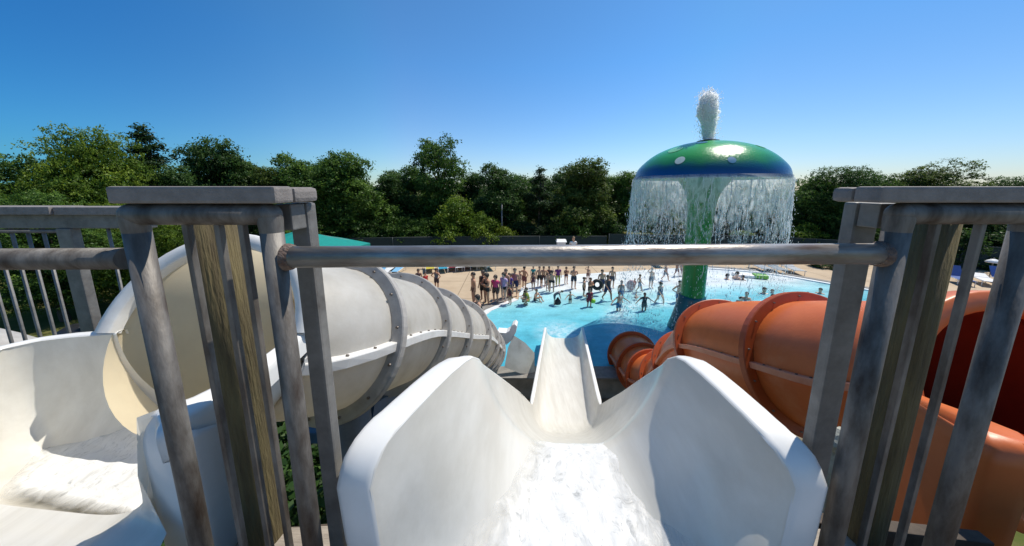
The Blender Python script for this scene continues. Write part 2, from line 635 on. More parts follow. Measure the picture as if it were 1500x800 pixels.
def deck_joints(m):
    nt = m.node_tree
    b = nt.nodes["Principled BSDF"]
    src = b.inputs["Base Color"].links[0].from_socket
    g = N(nt, "ShaderNodeNewGeometry")
    br = N(nt, "ShaderNodeTexBrick", Scale=1.0)
    br.offset = 0
    br.inputs["Color1"].default_value = (1, 1, 1, 1)
    br.inputs["Color2"].default_value = (.90, .89, .88, 1)
    br.inputs["Mortar"].default_value = (.45, .43, .41, 1)
    br.inputs["Mortar Size"].default_value = .022
    br.inputs["Brick Width"].default_value = 3.1
    br.inputs["Row Height"].default_value = 3.1
    nt.links.new(g.outputs["Position"], br.inputs["Vector"])
    mx = N(nt, "ShaderNodeMix", data_type='RGBA', blend_type='MULTIPLY')
    mx.inputs[0].default_value = 1
    nt.links.new(src, mx.inputs[6])
    nt.links.new(br.outputs["Color"], mx.inputs[7])
    nt.links.new(mx.outputs[2], b.inputs["Base Color"])


deck_joints(M["deck"])

# ------------------------------------------------------------------ main white body slide
PK = 1.45


def m_top(y):
    return interp([.78, .80, .83, .88, .95, 1.05, 1.15, 1.25, 1.32, 1.40, 1.45, 1.6, 5.45, 5.6, 5.85, 6.3, 7.5, 9, 10.3, 10.75],
                  [5.20, 5.235, 5.258, 5.272, 5.277, 5.279, 5.277, 5.266, 5.243, 5.185, 5.127, 5.009, 1.99, 1.875, 1.76, 1.66, 1.46, 1.2, .97, .9], y)


def m_floor(y):
    return interp([.7, 1.0, 1.2, 1.32, 1.42, 1.52, 1.7, 5.0, 5.45, 5.8, 6.3, 7.5, 9, 10.3, 10.9],
                  [4.93, 4.90, 4.87, 4.83, 4.75, 4.655, 4.50, 1.77, 1.47, 1.31, 1.21, 1.01, .78, .58, .50], y)


def m_cen(y):
    return interp([.7, .85, 1.26, 1.45, 3, 5.6, 10.75], [.187, .19, .27, .30, .60, 1.03, 1.90], y)


def m_hw(y):
    return interp([.7, .80, 1.0, 1.26, 1.45, 2.2, 5.6, 10.75], [.575, .563, .52, .465, .44, .47, .645, .645], y)


def section(cx, hw, zf, zt, n=30, pw=.62, lean=0.0):
    pts = []
    for k in range(n + 1):
        th = PI * k / n
        c, s = math.cos(th), math.sin(th)
        x = -math.copysign(abs(c) ** pw, c)
        zz = abs(s) ** (pw * 1.25)
        pts.append((cx + hw * x * (1 - lean * zz), zt + (zf - zt) * zz))
    return pts


_top, _floor, _cen, _hw = m_top, m_floor, m_cen, m_hw


def m_top(y):
    return W(_cen(y), y, _top(y)).z


def m_floor(y):
    return W(_cen(y), y, _floor(y)).z


def m_edges(y):
    return W(_cen(y) - _hw(y), y, _top(y)).x, W(_cen(y) + _hw(y), y, _top(y)).x


def m_cen(y):
    a, b_ = m_edges(y)
    return (a + b_) / 2


def m_hw(y):
    a, b_ = m_edges(y)
    return (b_ - a) / 2


base = empty("body_slide", (.9, 5.5, GZ))
tag(base, "open white straight body slide with flared mouth, running down the middle to the pool", "water slide")
st = [.78, .80, .83, .88, .95, 1.05, 1.15, 1.25, 1.32, 1.40, 1.45, 1.52, 1.6, 1.8, 2.2, 2.8, 3.5, 4.2, 4.9, 5.3, 5.45, 5.6, 5.75, 5.95, 6.3, 7, 8, 9, 9.8, 10.4, 10.75]
rings = []
for y in st:
    rings.append([(x, y, z) for x, z in section(m_cen(y), m_hw(y), m_floor(y), m_top(y), 34, interp([.78, .82, .92, 1.0, 1.3, 1.6, 5, 6], [.26, .30, .48, .54, .62, .66, .62, .5], y), interp([.78, .84, .95, 1.1, 1.3, 2, 5, 6], [.04, .08, .24, .33, .36, .30, .12, .10], y))])
mb = MB()
mb.loft(rings, 0, False)
fl = mb.build("flume", M["gelcoat"], base)


def flange(mb, path, side, prof, mi=0):
    """sweep a lip profile (outward, up) along an edge path lying in vertical planes"""
    rings = []
    P = [Vector(p) for p in path]
    for i, p in enumerate(P):
        d = (P[min(i + 1, len(P) - 1)] - P[max(i - 1, 0)]).normalized()
        out = Vector((side, 0, 0))
        out = (out - d * out.dot(d)).normalized()
        up = d.cross(out) * side * -1
        if side < 0:
            up = d.cross(out)
        up = (d.cross(out)).normalized()
        if up.z < -.2 or (abs(up.z) <= .2 and up.y > 0):
            up = -up
        k = 1.0
        if len(prof[0]) == 2:
            rings.append([p + out * a + up * b_ for a, b_ in prof])
    mb.loft(rings, mi, False)


LIP = [(-.003, -.004), (.003, .001), (.010, .004), (.02, .005), (.06, .004), (.095, -.001), (.110, -.008), (.118, -.025), (.119, -.075)]
LIPS = [(-.003, -.004), (.003, .002), (.012, .006), (.04, .005), (.055, -.002), (.058, -.03)]
for side in (-1, 1):
    mb = MB()

    def edge(y):
        return (m_cen(y) + side * m_hw(y), y, m_top(y))
    e0 = edge(.78)
    sec0 = section(m_cen(.78), m_hw(.78), m_floor(.78), m_top(.78), 34, .26, .04)
    path = [(m_cen(.78) + side * (m_cen(.78) - sec0[k][0]), .775, sec0[k][1]) for k in (12, 10, 8, 7, 6, 5, 4, 3, 2, 1)]
    ys_ = [.78, .79, .80, .815, .83, .855, .88, .91, .95, 1.0, 1.05, 1.1, 1.15, 1.2, 1.25, 1.29, 1.32, 1.36, 1.40, 1.45]
    path += [edge(y) for y in ys_]
    rings = []
    P = [Vector(p) for p in path]
    for i, p in enumerate(P):
        d = (P[min(i + 1, len(P) - 1)] - P[max(i - 1, 0)]).normalized()
        out = Vector((side, 0, 0))
        out = (out - d * out.dot(d)).normalized()
        up = d.cross(out).normalized()
        ref = Vector((0, -1, .0)) if p.y < .779 else Vector((0, -.35, 1))
        if p.y < .779:
            out = Vector((side, 0, 0))
        if up.dot(ref) < 0:
            up = -up
        f_ = interp([.78, 1.24, 1.36, 1.46], [1, .96, .66, .25], p.y)
        rings.append([p + out * a * f_ + up * b_ for a, b_ in LIP])
    mb.loft(rings, 0, False)
    ys_ = [1.45, 1.6, 2, 3, 4, 5, 5.45, 5.6, 5.72, 5.85, 6.05, 6.3, 7, 8, 9, 10, 10.4, 10.75]
    rings = []
    for y in ys_:
        p = Vector(edge(y))
        f_ = interp([1.45, 5.6, 5.9, 10.75], [.35, .6, 1.5, 1.5], y)
        rings.append([p + Vector((side * a * f_, 0, b_)) for a, b_ in LIPS])
    mb.loft(rings, 0, False, smooth=True)
    mb.build("rim", M["rim"], base)
# supports under the slide
for y in (2.6, 4.6, 7.4):
    mb = MB()
    cx, zf = m_cen(y), m_floor(y)
    mb.tube([(cx, y, GZ - .1), (cx, y, zf - .22)], .11, 14)
    mb.bar((cx - .42, y, zf - .24), (cx + .42, y, zf - .24), .12, .10)
    mb.box((cx - .2, y - .2, GZ - .1), (cx + .2, y + .2, GZ + .03))
    mb.build("support_column", M["greypost"], base)


def slidewater_mat():
    m, nt, b = new_mat("rushing_water")
    L = nt.links.new
    tc = N(nt, "ShaderNodeTexCoord")
    mp = N(nt, "ShaderNodeMapping")
    mp.inputs["Scale"].default_value = (1.2, .75, 1)
    L(tc.outputs["Object"], mp.inputs[0])
    n0 = N(nt, "ShaderNodeTexNoise", Scale=5, Detail=3)
    L(mp.outputs[0], n0.inputs["Vector"])
    mv = N(nt, "ShaderNodeMix", data_type='VECTOR')
    mv.inputs[0].default_value = .25
    L(mp.outputs[0], mv.inputs[4])
    L(n0.outputs["Color"], mv.inputs[5])
    n1 = N(nt, "ShaderNodeTexNoise", Scale=38, Detail=7, Roughness=.66)
    n1.inputs["Distortion"].default_value = 1.1
    L(mv.outputs[1], n1.inputs["Vector"])
    r = ramp(nt, n1.outputs["Fac"], [(.28, (.36, .37, .36)), (.37, (.58, .58, .565)), (.45, (.72, .715, .69)), (.7, (.79, .785, .76))])
    L(r.outputs[0], b.inputs["Base Color"])
    b.inputs["Roughness"].default_value = .32
    b.inputs["Specular IOR Level"].default_value = .3
    bp = N(nt, "ShaderNodeBump", Strength=.22, Distance=.008)
    L(n1.outputs["Fac"], bp.inputs["Height"])
    L(bp.outputs[0], b.inputs["Normal"])
    at = N(nt, "ShaderNodeAttribute")
    at.attribute_name = "fade"
    n3 = N(nt, "ShaderNodeTexNoise", Scale=9, Detail=6, Roughness=.7)
    L(mv.outputs[1], n3.inputs["Vector"])
    a1 = N(nt, "ShaderNodeMath", operation="MULTIPLY_ADD")
    L(n3.outputs["Fac"], a1.inputs[0])
    a1.inputs[1].default_value = 1.6
    a1.inputs[2].default_value = -1.3
    a2 = N(nt, "ShaderNodeMath", operation="MULTIPLY_ADD")
    a2.use_clamp = True
    L(at.outputs["Fac"], a2.inputs[0])
    a2.inputs[1].default_value = 1.6
    L(a1.outputs[0], a2.inputs[2])
    tr = N(nt, "ShaderNodeBsdfTransparent")
    a3 = N(nt, "ShaderNodeMath", operation="MULTIPLY")
    L(a2.outputs[0], a3.inputs[0])
    a3.inputs[1].default_value = .92
    mx = N(nt, "ShaderNodeMixShader")
    L(a3.outputs[0], mx.inputs[0])
    L(tr.outputs[0], mx.inputs[1])
    L(b.outputs[0], mx.inputs[2])
    L(mx.outputs[0], nt.nodes["Material Output"].inputs[0])
    return m


def set_fade(o, vals):
    a = o.data.attributes.new("fade", 'FLOAT', 'POINT')
    a.data.foreach_set("value", np.array(vals, np.float32))


M["rush"] = slidewater_mat()


def fbm(x, y, z=0):
    return mnoise.noise(Vector((x, y, z))) + .5 * mnoise.noise(Vector((x * 2.1, y * 2.1, z + 5))) + .25 * mnoise.noise(Vector((x * 4.3, y * 4.3, z + 9)))


# water sheet rushing over the mouth of the main slide
vs, fades = [], []
na, nb = 90, 70
for j in range(nb):
    y = .70 + (1.60 - .70) * j / (nb - 1)
    cxx = interp([.7, .88, 1.2, 1.35, 1.5], [.22, .24, .32, .36, .37], y)
    hw = interp([.7, .88, 1.1, 1.3, 1.42, 1.5], [.55, .51, .42, .34, .28, .25], y)
    for i in range(na):
        u = -1 + 2 * i / (na - 1)
        x = cxx + hw * u * (1 + .03 * fbm(y * 14, u * 2, 7))
        cross = 1 - abs(u) ** 3.5
        zf = m_floor(y) + .075 * abs(u) ** 2.5
        z = zf - .012 + (cross * .035 + .011 * fbm(x * 16, y * 11) * cross * .6) * interp([.7, 1.40, 1.55, 1.6], [1, 1, .2, -.3], y)
        vs.append((x, y, z))
        fades.append(min(1, (1 - abs(u)) * 1.5) * interp([.7, 1.35, 1.55], [1, 1, 0], y))
mb = MB()
mb.add(vs, [(j * na + i, j * na + i + 1, (j + 1) * na + i + 1, (j + 1) * na + i) for j in range(nb - 1) for i in range(na - 1)], 0, True)
wo = mb.build("slide_water", M["rush"], loc=(.25, 1.0, 4.9))
set_fade(wo, fades)
tag(wo, "white rushing water pouring over the mouth of the central white slide", "running water", kind="stuff")

# ------------------------------------------------------------------ enclosed tubes


def frame(path, i):
    a, b_ = path[max(i - 1, 0)], path[min(i + 1, len(path) - 1)]
    d = Vector((b_[0] - a[0], b_[1] - a[1], b_[2] - a[2])).normalized()
    u = d.cross(Vector((0, 0, 1))).normalized()
    v = u.cross(d).normalized()
    return d, u, v


def ring_pts(p, d, u, v, r, n=40, off=0.0):
    p = Vector(p[:3]) + d * off
    return [p + (u * math.cos(2 * PI * k / n) + v * math.sin(2 * PI * k / n)) * r for k in range(n)]


def build_tube(root, path, flanges, shell_m, flange_m, seam_m, bolt_n=14, fh=.065, fw=.07, seam_sides=(1,), inner_m=None):
    rings = []
    for i, p in enumerate(path):
        d, u, v = frame(path, i)
        rings.append(ring_pts(p, d, u, v, p[3], 48))
    marks = [0] + sorted(flanges) + [len(path) - 1]
    marks = sorted(set(marks))
    for a, b_ in zip(marks[:-1], marks[1:]):
        mb = MB()
        mb.loft(rings[a:b_ + 1], 0, True)
        mb.build("tube_shell", shell_m, root)
    for fi in flanges:
        p = path[fi]
        d, u, v = frame(path, fi)
        r = p[3]
        mb = MB()
        rr = [ring_pts(p, d, u, v, a, 56, o) for a, o in ((r + .002, -fw / 2), (r + fh * .9, -fw / 2), (r + fh, -fw / 2 + .006), (r + fh, fw / 2 - .006), (r + fh * .9, fw / 2), (r + .002, fw / 2))]
        mb.loft(rr, 0, True, smooth=False)
        fo = mb.build("flange", flange_m, root)
        for k in range(bolt_n):
            a = 2 * PI * (k + .5) / bolt_n
            c = Vector(p[:3]) + (u * math.cos(a) + v * math.sin(a)) * (r + fh * .5)
            if c.z < -1:
                continue
            mb2 = MB()
            mb2.tube([c - d * (fw / 2 + .016), c + d * (fw / 2 + .010)], .010, 6)
            mb2.build("bolt", M["bolt"], fo, )
            fo.children[-1].data.transform(Matrix.Translation(-root.location))
    for s_ in seam_sides:
        mb = MB()
        rr = []
        for i, p in enumerate(path):
            d, u, v = frame(path, i)
            c = Vector(p[:3]) + u * s_ * (p[3] - .004)
            o = u * s_
            rr.append([c + v * .035, c + o * .062 + v * .035, c + o * .066 + v * .028, c + o * .066 - v * .03, c + o * .055 - v * .034, c - v * .035])
        mb.loft(rr, 0, True, True, smooth=False)
        for i in range(0, len(path) - 1, 1):
            d, u, v = frame(path, i)
            c = Vector(path[i][:3]) + u * s_ * (path[i][3] + .03) + v * .035
            mb.tube([c, c + v * .010], .011, 6, 1)
        mb.build("seam_strip", [seam_m, M["bolt"]], root)
    return rings


# grey tube slide (left)
GPK = [(300, 488, 1.66, .52), (378, 490, 1.98, .53), (490, 492, 2.4, .55), (577, 485, 3.4, .58), (628, 488, 4.4, .585), (667, 492, 5.6, .60), (690, 502, 7.2, .61), (701, 509, 8.4, .62), (707, 513, 9.2, .63)]
gp = smooth_path([tuple(at_c(a, b_, c_)) + (r_,) for a, b_, c_, r_ in GPK], 6)
gp = [tuple(p) for p in gp]
fi_g = [12, 18, 24, 30, 36, 42, len(gp) - 1]
root = empty("tube_slide", (-1.2, 4.5, GZ))
tag(root, "weathered grey tube slide with ringed shell, fed by an open white tub on the left", "water slide")
M["greyshell"] = shell_mat("weathered_grey_tube", ((.74, .725, .69), (.64, .62, .575), (.52, .495, .445)), ((.78, .68, .49), (.70, .60, .43)), .44)
rings_g = build_tube(root, gp, fi_g, M["greyshell"], M["greyflange"], M["seam"], fh=.10, fw=.065)
# mouth rim
d, u, v = frame(gp, 0)
mb = MB()
rr = [ring_pts(gp[0], d, u, v, a, 56, o)[:29] for a, o in ((.508, .03), (.508, -.02), (.515, -.028), (.555, -.034), (.590, -.028), (.597, -.015), (.597, .03))]
mb.loft(rr, 0, False)
mb.build("mouth_rim", M["seam"], root)
# open run-out at the foot of the grey tube
mb = MB()
rr, ro = [], []
E0 = gp[-1]
TIP = at_c(744, 492, 10.2)
for t in (0, .15, .3, .5, .7, .85, 1):
    y = lerp(E0[1], TIP.y, t)
    hw = lerp(.63, .80, t ** 1.5)
    cx = lerp(E0[0], TIP.x - .86, t)
    zf = lerp(E0[2] - .63, .12, t)
    zt = lerp(E0[2], TIP.z, t)
    sec = section(cx, hw, zf, zt, 20, lerp(.9, 1.25, t))
    rr.append([(x + .10 * t * math.copysign(1, x - cx) * (abs(x - cx) / hw) ** 6, y, z) for x, z in sec])
    ro.append([(cx + (x - cx) * 1.035, y, z - .02) for x, z in sec])
mb.loft(rr, 0, False)
mb.build("exit_trough", [M["gelcoat"], M["greytube"]], root)
# grey side panel below the run-out
mb = MB()
mb.loft([[at_c(752, 491, 9.75), at_c(744, 510, 9.6), at_c(739, 538, 9.45)], [at_c(769, 502, 9.8), at_c(764, 522, 9.65), at_c(762, 547, 9.5)], [at_c(783, 517, 9.9), at_c(783, 531, 9.8), at_c(784, 549, 9.65)]], 0, False)
mb.build("side_panel", M["greytube"], root)
# white upturned lip at the mouth of the run-out
mb = MB()
lp_ = [(728, 487), (741, 488), (746, 485), (750, 477), (754, 475), (757, 478), (756, 486), (749, 499), (742, 505), (728, 503)]
ra, rb_ = [at_c(a, b_, 9.75) for a, b_ in lp_], [at_c(a, b_, 9.75) + Vector((.05, .38, -.02)) for a, b_ in lp_]
mb.loft([ra, rb_], 0, True, True, smooth=False)
mb.build("exit_lip", M["rim"], root)

# entry tub
ET = [0, .08, .18, .3, .42, .55, .68, .8, .9, 1.0]
ZT = 5.19
_lp = [at_z(-150, 585, ZT), at_z(0, 511, ZT), at_z(55, 499, ZT), at_z(105, 493, ZT), Vector(gp[0][:3]) - Vector((.50, -.0, 0))]
_rp = [at_z(200, 612, ZT), at_z(252, 592, ZT), at_z(282, 582, ZT), at_z(345, 552, ZT), Vector(gp[0][:3]) + Vector((.50, .08, 0))]
_lp[-1].z = _rp[-1].z = ZT


def LP(t):
    return tuple(interp([0, .3, .55, .8, 1], [p[k] for p in _lp], t) for k in (0, 1))


def RP(t):
    return tuple(interp([0, .12, .3, .6, 1], [p[k] for p in _rp], t) for k in (0, 1))


def tub_sec(t, n=32):
    Lx, Ly = LP(t)
    Rx, Ry = RP(t)
    pw = lerp(.45, 1.0, t)
    zt = ZT
    zf = interp([0, .1, .3, 1], [4.74, 4.58, 4.52, 4.66], t)
    out = []
    for k in range(n + 1):
        th = PI * k / n
        c, s = math.cos(th), math.sin(th)
        x = .5 - .5 * math.copysign(abs(c) ** pw, c)
        zz = abs(s) ** pw
        zt_ = zt
        if t < .12 and k > n - 2:
            zt_ = zt
        out.append((lerp(Lx, Rx, x), lerp(Ly, Ry, x), zt_ + (zf - zt_) * zz))
    return out


mb = MB()
rr = [tub_sec(t) for t in ET]
mb.loft(rr, 0, False)
ro = []
for q, t in zip(rr, ET):
    c = (Vector(q[0]) + Vector(q[-1])) / 2
    ro.append([tuple(c + (Vector(p) - c) * 1.03 + Vector((0, 0, -.012))) for p in q])
mb.loft([list(reversed(q)) for q in ro], 0, False)
# sill in front of the tub floor
f0 = tub_sec(0)
mb.loft([f0, [(p[0], p[1] - .03, lerp(min(p[2], 4.775), p[2], .5)) for p in f0], [(p[0] + (.10 if k > 26 else 0), p[1] - .06, min(p[2], 4.775)) for k, p in enumerate(f0)], [(p[0] + .02 + max(0, k - 22) * .030, p[1] - .40, 4.79) for k, p in enumerate(f0)], [(p[0] + .02 + max(0, k - 22) * .030, p[1] - .42, 4.4) for k, p in enumerate(f0)]], 0, False)
tub = mb.build("entry_tub", M["gelcoat"], root)
mb = MB()
LIPB = [(-.004, -.03), (0, -.008), (.012, .004), (.04, .006), (.12, .004), (.17, -.002), (.188, -.014), (.194, -.04), (.194, -.11)]
e = [Vector(RP(t) + (ZT,)) for t in np.linspace(0, 1, 24)]
path = [Vector((e[0].x, e[0].y - .004, z)) for z in (4.3, 4.55, 4.75, 4.88, ZT - .13)]
path += [Vector((e[0].x + .003, e[0].y, ZT - .08)), Vector((e[0].x + .006, e[0].y + .012, ZT - .042)), Vector((e[0].x + .01, e[0].y + .03, ZT - .014)), Vector((e[0].x + .02, e[0].y + .05, ZT - .002))] + [q for q in e if q.y > e[0].y + .06]
rings = []
for i, p in enumerate(path):
    d = (path[min(i + 1, len(path) - 1)] - path[max(i - 1, 0)]).normalized()
    out = Vector((1, -.15, 0))
    out = (out - d * out.dot(d)).normalized()
    up = d.cross(out).normalized()
    if up.dot(Vector((0, -1, 0)) if i < 5 else Vector((0, -.3, 1))) < 0:
        up = -up
    f_ = interp([0, 9, 14, len(path) - 1], [1, .9, .5, .3], i)
    rings.append([p + out * a * f_ + up * b_ for a, b_ in LIPB])
mb.loft(rings, 0, False)
mb.build("rim", M["rim"], root)
mb = MB()
e = [Vector(LP(t) + (ZT,)) for t in np.linspace(0, 1, 20)]
rings = []
for i, p in enumerate(e):
    d = (e[min(i + 1, len(e) - 1)] - e[max(i - 1, 0)]).normalized()
    out = Vector((-d.y, d.x, 0)).normalized()
    rings.append([p + out * a + Vector((0, 0, b_)) for a, b_ in LIPS])
mb.loft(rings, 0, False)
mb.build("rim", M["rim"], root)
# support columns of the grey tube
for i, r_ in ((13, .155), (25, .13), (37, .13)):
    p = gp[i]
    mb = MB()
    zt = p[2] - p[3] - .10
    px_, py_ = p[0] - .02, p[1] + .12
    if i == 13:
        q_ = at_c(515, 590, 2.72)
        px_, py_, zt = q_.x, q_.y, q_.z - .02
        C1 = (px_, py_)
    mb.tube([(px_, py_, GZ - .2), (px_, py_, zt)], r_, 22)
    mb.box((px_ - .3, py_ - .3, GZ - .2), (px_ + .3, py_ + .3, GZ + .04))
    cl = mb.build("support_column", M["greypost"], root)
    mb = MB()
    mb.lathe([(0, zt), (r_ + .03, zt), (r_ + .05, zt + .01), (r_ + .05, zt + .06), (r_ + .02, zt + .09), (0, zt + .09)], 24, 0, (px_, py_, 0))
    s_ = mb.build("saddle_cap", M["black"], cl)
    s_.data.transform(Matrix.Translation(-root.location))
mb = MB()
mb.bar(at_c(540, 605, 2.9), at_c(625, 552, 4.3), .10, .17)
mb.bar(at_c(540, 640, 2.95), at_c(610, 592, 4.3), .08, .09)
q_ = at_c(603, 545, 4.45)
mb.tube([(q_.x, q_.y, GZ), (q_.x, q_.y, q_.z + .25)], .085, 14)
mb.bar((C1[0] - .5, C1[1], at_c(488, 633, 2.8).z), (C1[0] - .1, C1[1], at_c(488, 633, 2.8).z), .09, .11)
mb.build("steel_bracket", M["bluesteel"], root)

# water standing in the left tub
vs, fades = [], []
na, nb = 60, 60
mb = MB()
for j in range(nb):
    t = .045 + .9 * j / (nb - 1)
    q = tub_sec(t, 40)
    l_, r_ = q[2 if t < .6 else 7], q[38 if t < .6 else 33]
    zz = interp([0, .1, .5, 1], [4.655, 4.645, 4.64, 4.70], t)
    for i in range(na):
        u = i / (na - 1)
        x, y = lerp(l_[0], r_[0], u), lerp(l_[1], r_[1], u)
        vs.append((x, y, zz + .006 * fbm(x * 14, y * 11, 4)))
        fades.append(min(1, min(u, 1 - u) * 5) * min(1, min(j, nb - 1 - j) / 7))
mb.add(vs, [(j * na + i, j * na + i + 1, (j + 1) * na + i + 1, (j + 1) * na + i) for j in range(nb - 1) for i in range(na - 1)], 0, True)
wo = mb.build("slide_water", M["rush"], loc=(-1.8, 1.3, 4.7))
set_fade(wo, fades)
tag(wo, "swirling white water inside the open tub of the grey tube slide", "running water", kind="stuff")

# a further grey slide seen at the far left edge
root = empty("slide_chute", (-5.6, 3.2, GZ))
tag(root, "short grey chute of another slide behind the railing at the left edge", "water slide")
pp = [tuple(p) for p in smooth_path([(-7.2, 2.9, 4.25, .42), (-6.35, 3.1, 4.0, .42), (-5.85, 3.3, 3.6, .42), (-5.5, 3.7, 3.1, .42)], 5)]
mb = MB()
rr = []
for i, p in enumerate(pp):
    d, u, v = frame(pp, i)
    rr.append(ring_pts(p, d, u, v, p[3], 32))
mb.loft(rr, 0, True, False)
mb.loft([list(reversed([Vector(p[:3]) + (q - Vector(p[:3])) * .96 for q in r_])) for p, r_ in zip(pp, rr)], 0, True, False)
mb.build("tube_shell", M["greyflange"], root)
mb = MB()
mb.tube([(-5.9, 3.25, GZ), (-5.9, 3.25, 3.5)], .11, 14)
mb.build("support_column", M["greypost"], root)

# orange tube slide (right)
OPK = [(1492, 594, 2.04, .66), (1335, 560, 2.6, .70), (1188, 532, 3.4, .70), (1066, 512, 4.78, .70), (1016, 540, 6.2, .70), (986, 560, 7.3, .70), (958, 556, 8.3, .70), (942, 540, 9.1, .70), (926, 521, 10.1, .72)]
op = smooth_path([tuple(at_c(a, b_, c_)) + (r_,) for a, b_, c_, r_ in OPK], 6)
op = [tuple(p) for p in op]
fo_ = [12, 18, 24, 30, 36, 42, len(op) - 1]
root = empty("tube_slide", (3.6, 4.5, GZ))
tag(root, "orange enclosed tube slide with bolted rings dropping to the pool on the right", "water slide")
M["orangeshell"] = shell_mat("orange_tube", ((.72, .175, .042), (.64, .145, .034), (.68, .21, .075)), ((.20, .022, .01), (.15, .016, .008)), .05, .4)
build_tube(root, op, fo_, M["orangeshell"], M["orangeflange"], M["orangeseam"], seam_sides=(-1,), fh=.115, fw=.085)
d, u, v = frame(op, 0)
mb = MB()
rr = [ring_pts(op[0], d, u, v, a, 56, o) for a, o in ((.64, .04), (.64, -.03), (.65, -.04), (.77, -.045), (.785, -.03), (.79, .10), (.68, .14))]
mb.loft(rr, 0, True)
mb.build("mouth_rim", M["orange"], root)
# its open entry tub, with flanged lips
_ol = [at_c(1530, 662, 1.22), at_c(1500, 637, 1.36), at_c(1440, 613, 1.62), at_c(1365, 586, 1.95), at_c(1330, 570, 2.1)]
_or = [at_c(1900, 690, 1.5), at_c(1850, 620, 1.75), at_c(1790, 600, 2.05)]


def OL(t):
    return tuple(interp([0, .15, .5, .9, 1], [p[k] for p in _ol], t) for k in (0, 1))


def OR(t):
    return tuple(interp([0, .5, 1], [p[k] for p in _or], t) for k in (0, 1))


def otop(t):
    return interp([0, .15, .5, .9, 1], [p.z for p in _ol], t)


def osec(t, n=28):
    a, b_ = OL(t), OR(t)
    pw = lerp(.55, .95, t)
    zf = lerp(4.4, 3.80, t)
    zt = otop(t)
    out = []
    for k in range(n + 1):
        th = PI * k / n
        c, s = math.cos(th), math.sin(th)
        x = .5 - .5 * math.copysign(abs(c) ** pw, c)
        out.append((lerp(a[0], b_[0], x), lerp(a[1], b_[1], x), zt + (zf - zt) * abs(s) ** pw))
    return out


mb = MB()
rr = [osec(t) for t in np.linspace(0, 1, 14)]
mb.loft(rr, 0, False)
ro = []
for q in rr:
    c = (Vector(q[0]) + Vector(q[-1])) / 2
    ro.append([tuple(c + (Vector(p) - c) * 1.035) for p in q])
mb.loft([list(reversed(q)) for q in ro], 0, False)
mb.build("entry_tub", M["orange"], root)
mb = MB()
e = [Vector(OL(t) + (otop(t),)) for t in np.linspace(0, 1, 26)]
path = [Vector((e[0].x, e[0].y, z)) for z in (3.9, 4.2, 4.5, e[0].z - .1, e[0].z - .03)] + e
rings = []
for i, p in enumerate(path):
    d = (path[min(i + 1, len(path) - 1)] - path[max(i - 1, 0)]).normalized()
    out = Vector((-.75, .66, 0)) if i > 4 else Vector((-1, .2, 0))
    out = (out - d * out.dot(d)).normalized()
    up = d.cross(out).normalized()
    if up.dot(Vector((0, -1, 0)) if i < 5 else Vector((0, -.3, 1))) < 0:
        up = -up
    rings.append([p + out * a + up * b_ for a, b_ in [(-.004, -.03), (0, -.006), (.012, .004), (.05, .006), (.13, .003), (.15, -.012), (.155, -.05), (.155, -.42)]])
mb.loft(rings, 0, False)
mb.build("rim", M["orange"], root)
for i in (15, 27):
    p = op[i]
    mb = MB()
    zt = p[2] - p[3] - .10
    mb.tube([(p[0], p[1], GZ - .2), (p[0], p[1], zt + .06)], .14, 20)
    mb.box((p[0] - .3, p[1] - .3, GZ - .2), (p[0] + .3, p[1] + .3, GZ + .04))
    mb.build("support_column", M["greypost"], root)

# ------------------------------------------------------------------ railings
TOPZ = 6.005


def railing_panel(label, x0, x1, y, inner, balx, cap_x0, cap_x1, pr=.0255, rr_=.0275, ext=.165):
    """pipe-framed panel with a plank cap; inner = +1 when the slide is on its +x side"""
    root = empty("railing_panel", ((x0 + x1) / 2, y, 4.93))
    tag(root, label, "railing", "pipe railing panels beside the slide mouth")
    zr = TOPZ - .043 - rr_
    for x in (x0, x1):
        mb = MB()
        mb.tube([(x, y, 4.4), (x, y, zr - .01)], pr, 20)
        mb.build("post", M["galv"], root)
    mb = MB()
    mb.tube([(x0, y, zr), (x1, y, zr)], rr_, 20)
    for x in (x0, x1):
        mb.sphere((x, y, zr), rr_ * 1.01, 0, 16, 8)
        # weld fillet
        mb.tube([(x, y, zr - rr_ * .2), (x, y, zr - rr_ * .7), (x, y, zr - rr_ * 1.3), (x, y, zr - rr_ * 1.7)], pr, 20, 0, False, [rr_ * .99, rr_ * .99, pr * 1.02, pr * 1.0])
    mb.build("top_rail", M["galv"], root)
    mb = MB()
    mb.tube([(x0, y, 4.62), (x1, y, 4.62)], pr * .7, 14)
    mb.build("bottom_rail", M["galv"], root)
    mb = MB()
    mb.box((cap_x0, y - .032, TOPZ - .042), (cap_x1, y + .03, TOPZ), bev=.007)
    if inner > 0:
        mb.box((cap_x1 - .055, y + .032, TOPZ - .043), (cap_x1 + .003, y + ext, TOPZ - .002), bev=.012)
    else:
        mb.box((cap_x0 - .003, y + .032, TOPZ - .043), (cap_x0 + .055, y + ext, TOPZ - .002), bev=.012)
    mb.build("cap", M["cap"], root)
    for bx in balx:
        mb = MB()
        mb.box((bx - .0072, y - .0075, 4.62), (bx + .0072, y + .009, zr - rr_ + .004), bev=.0025)
        mb.build("baluster", M["galv"], root)
    return root


def square_post(label, x0, x1, y0, y1, link_y):
    root = empty("square_post", ((x0 + x1) / 2, (y0 + y1) / 2, 4.93))
    tag(root, label, "post", "square steel posts behind the railing panels")
    mb = MB()
    mb.box((x0, y0, GZ), (x1, y1, TOPZ - .046), bev=.008)
    mb.build("post", M["galvlight"], root)
    mb = MB()
    mb.box((x0 + .006, link_y, TOPZ - .118), (x1 - .004, y0 - .0015, TOPZ - .047), bev=.004)
    mb.build("bracket", M["galvlight"], root)
    return root


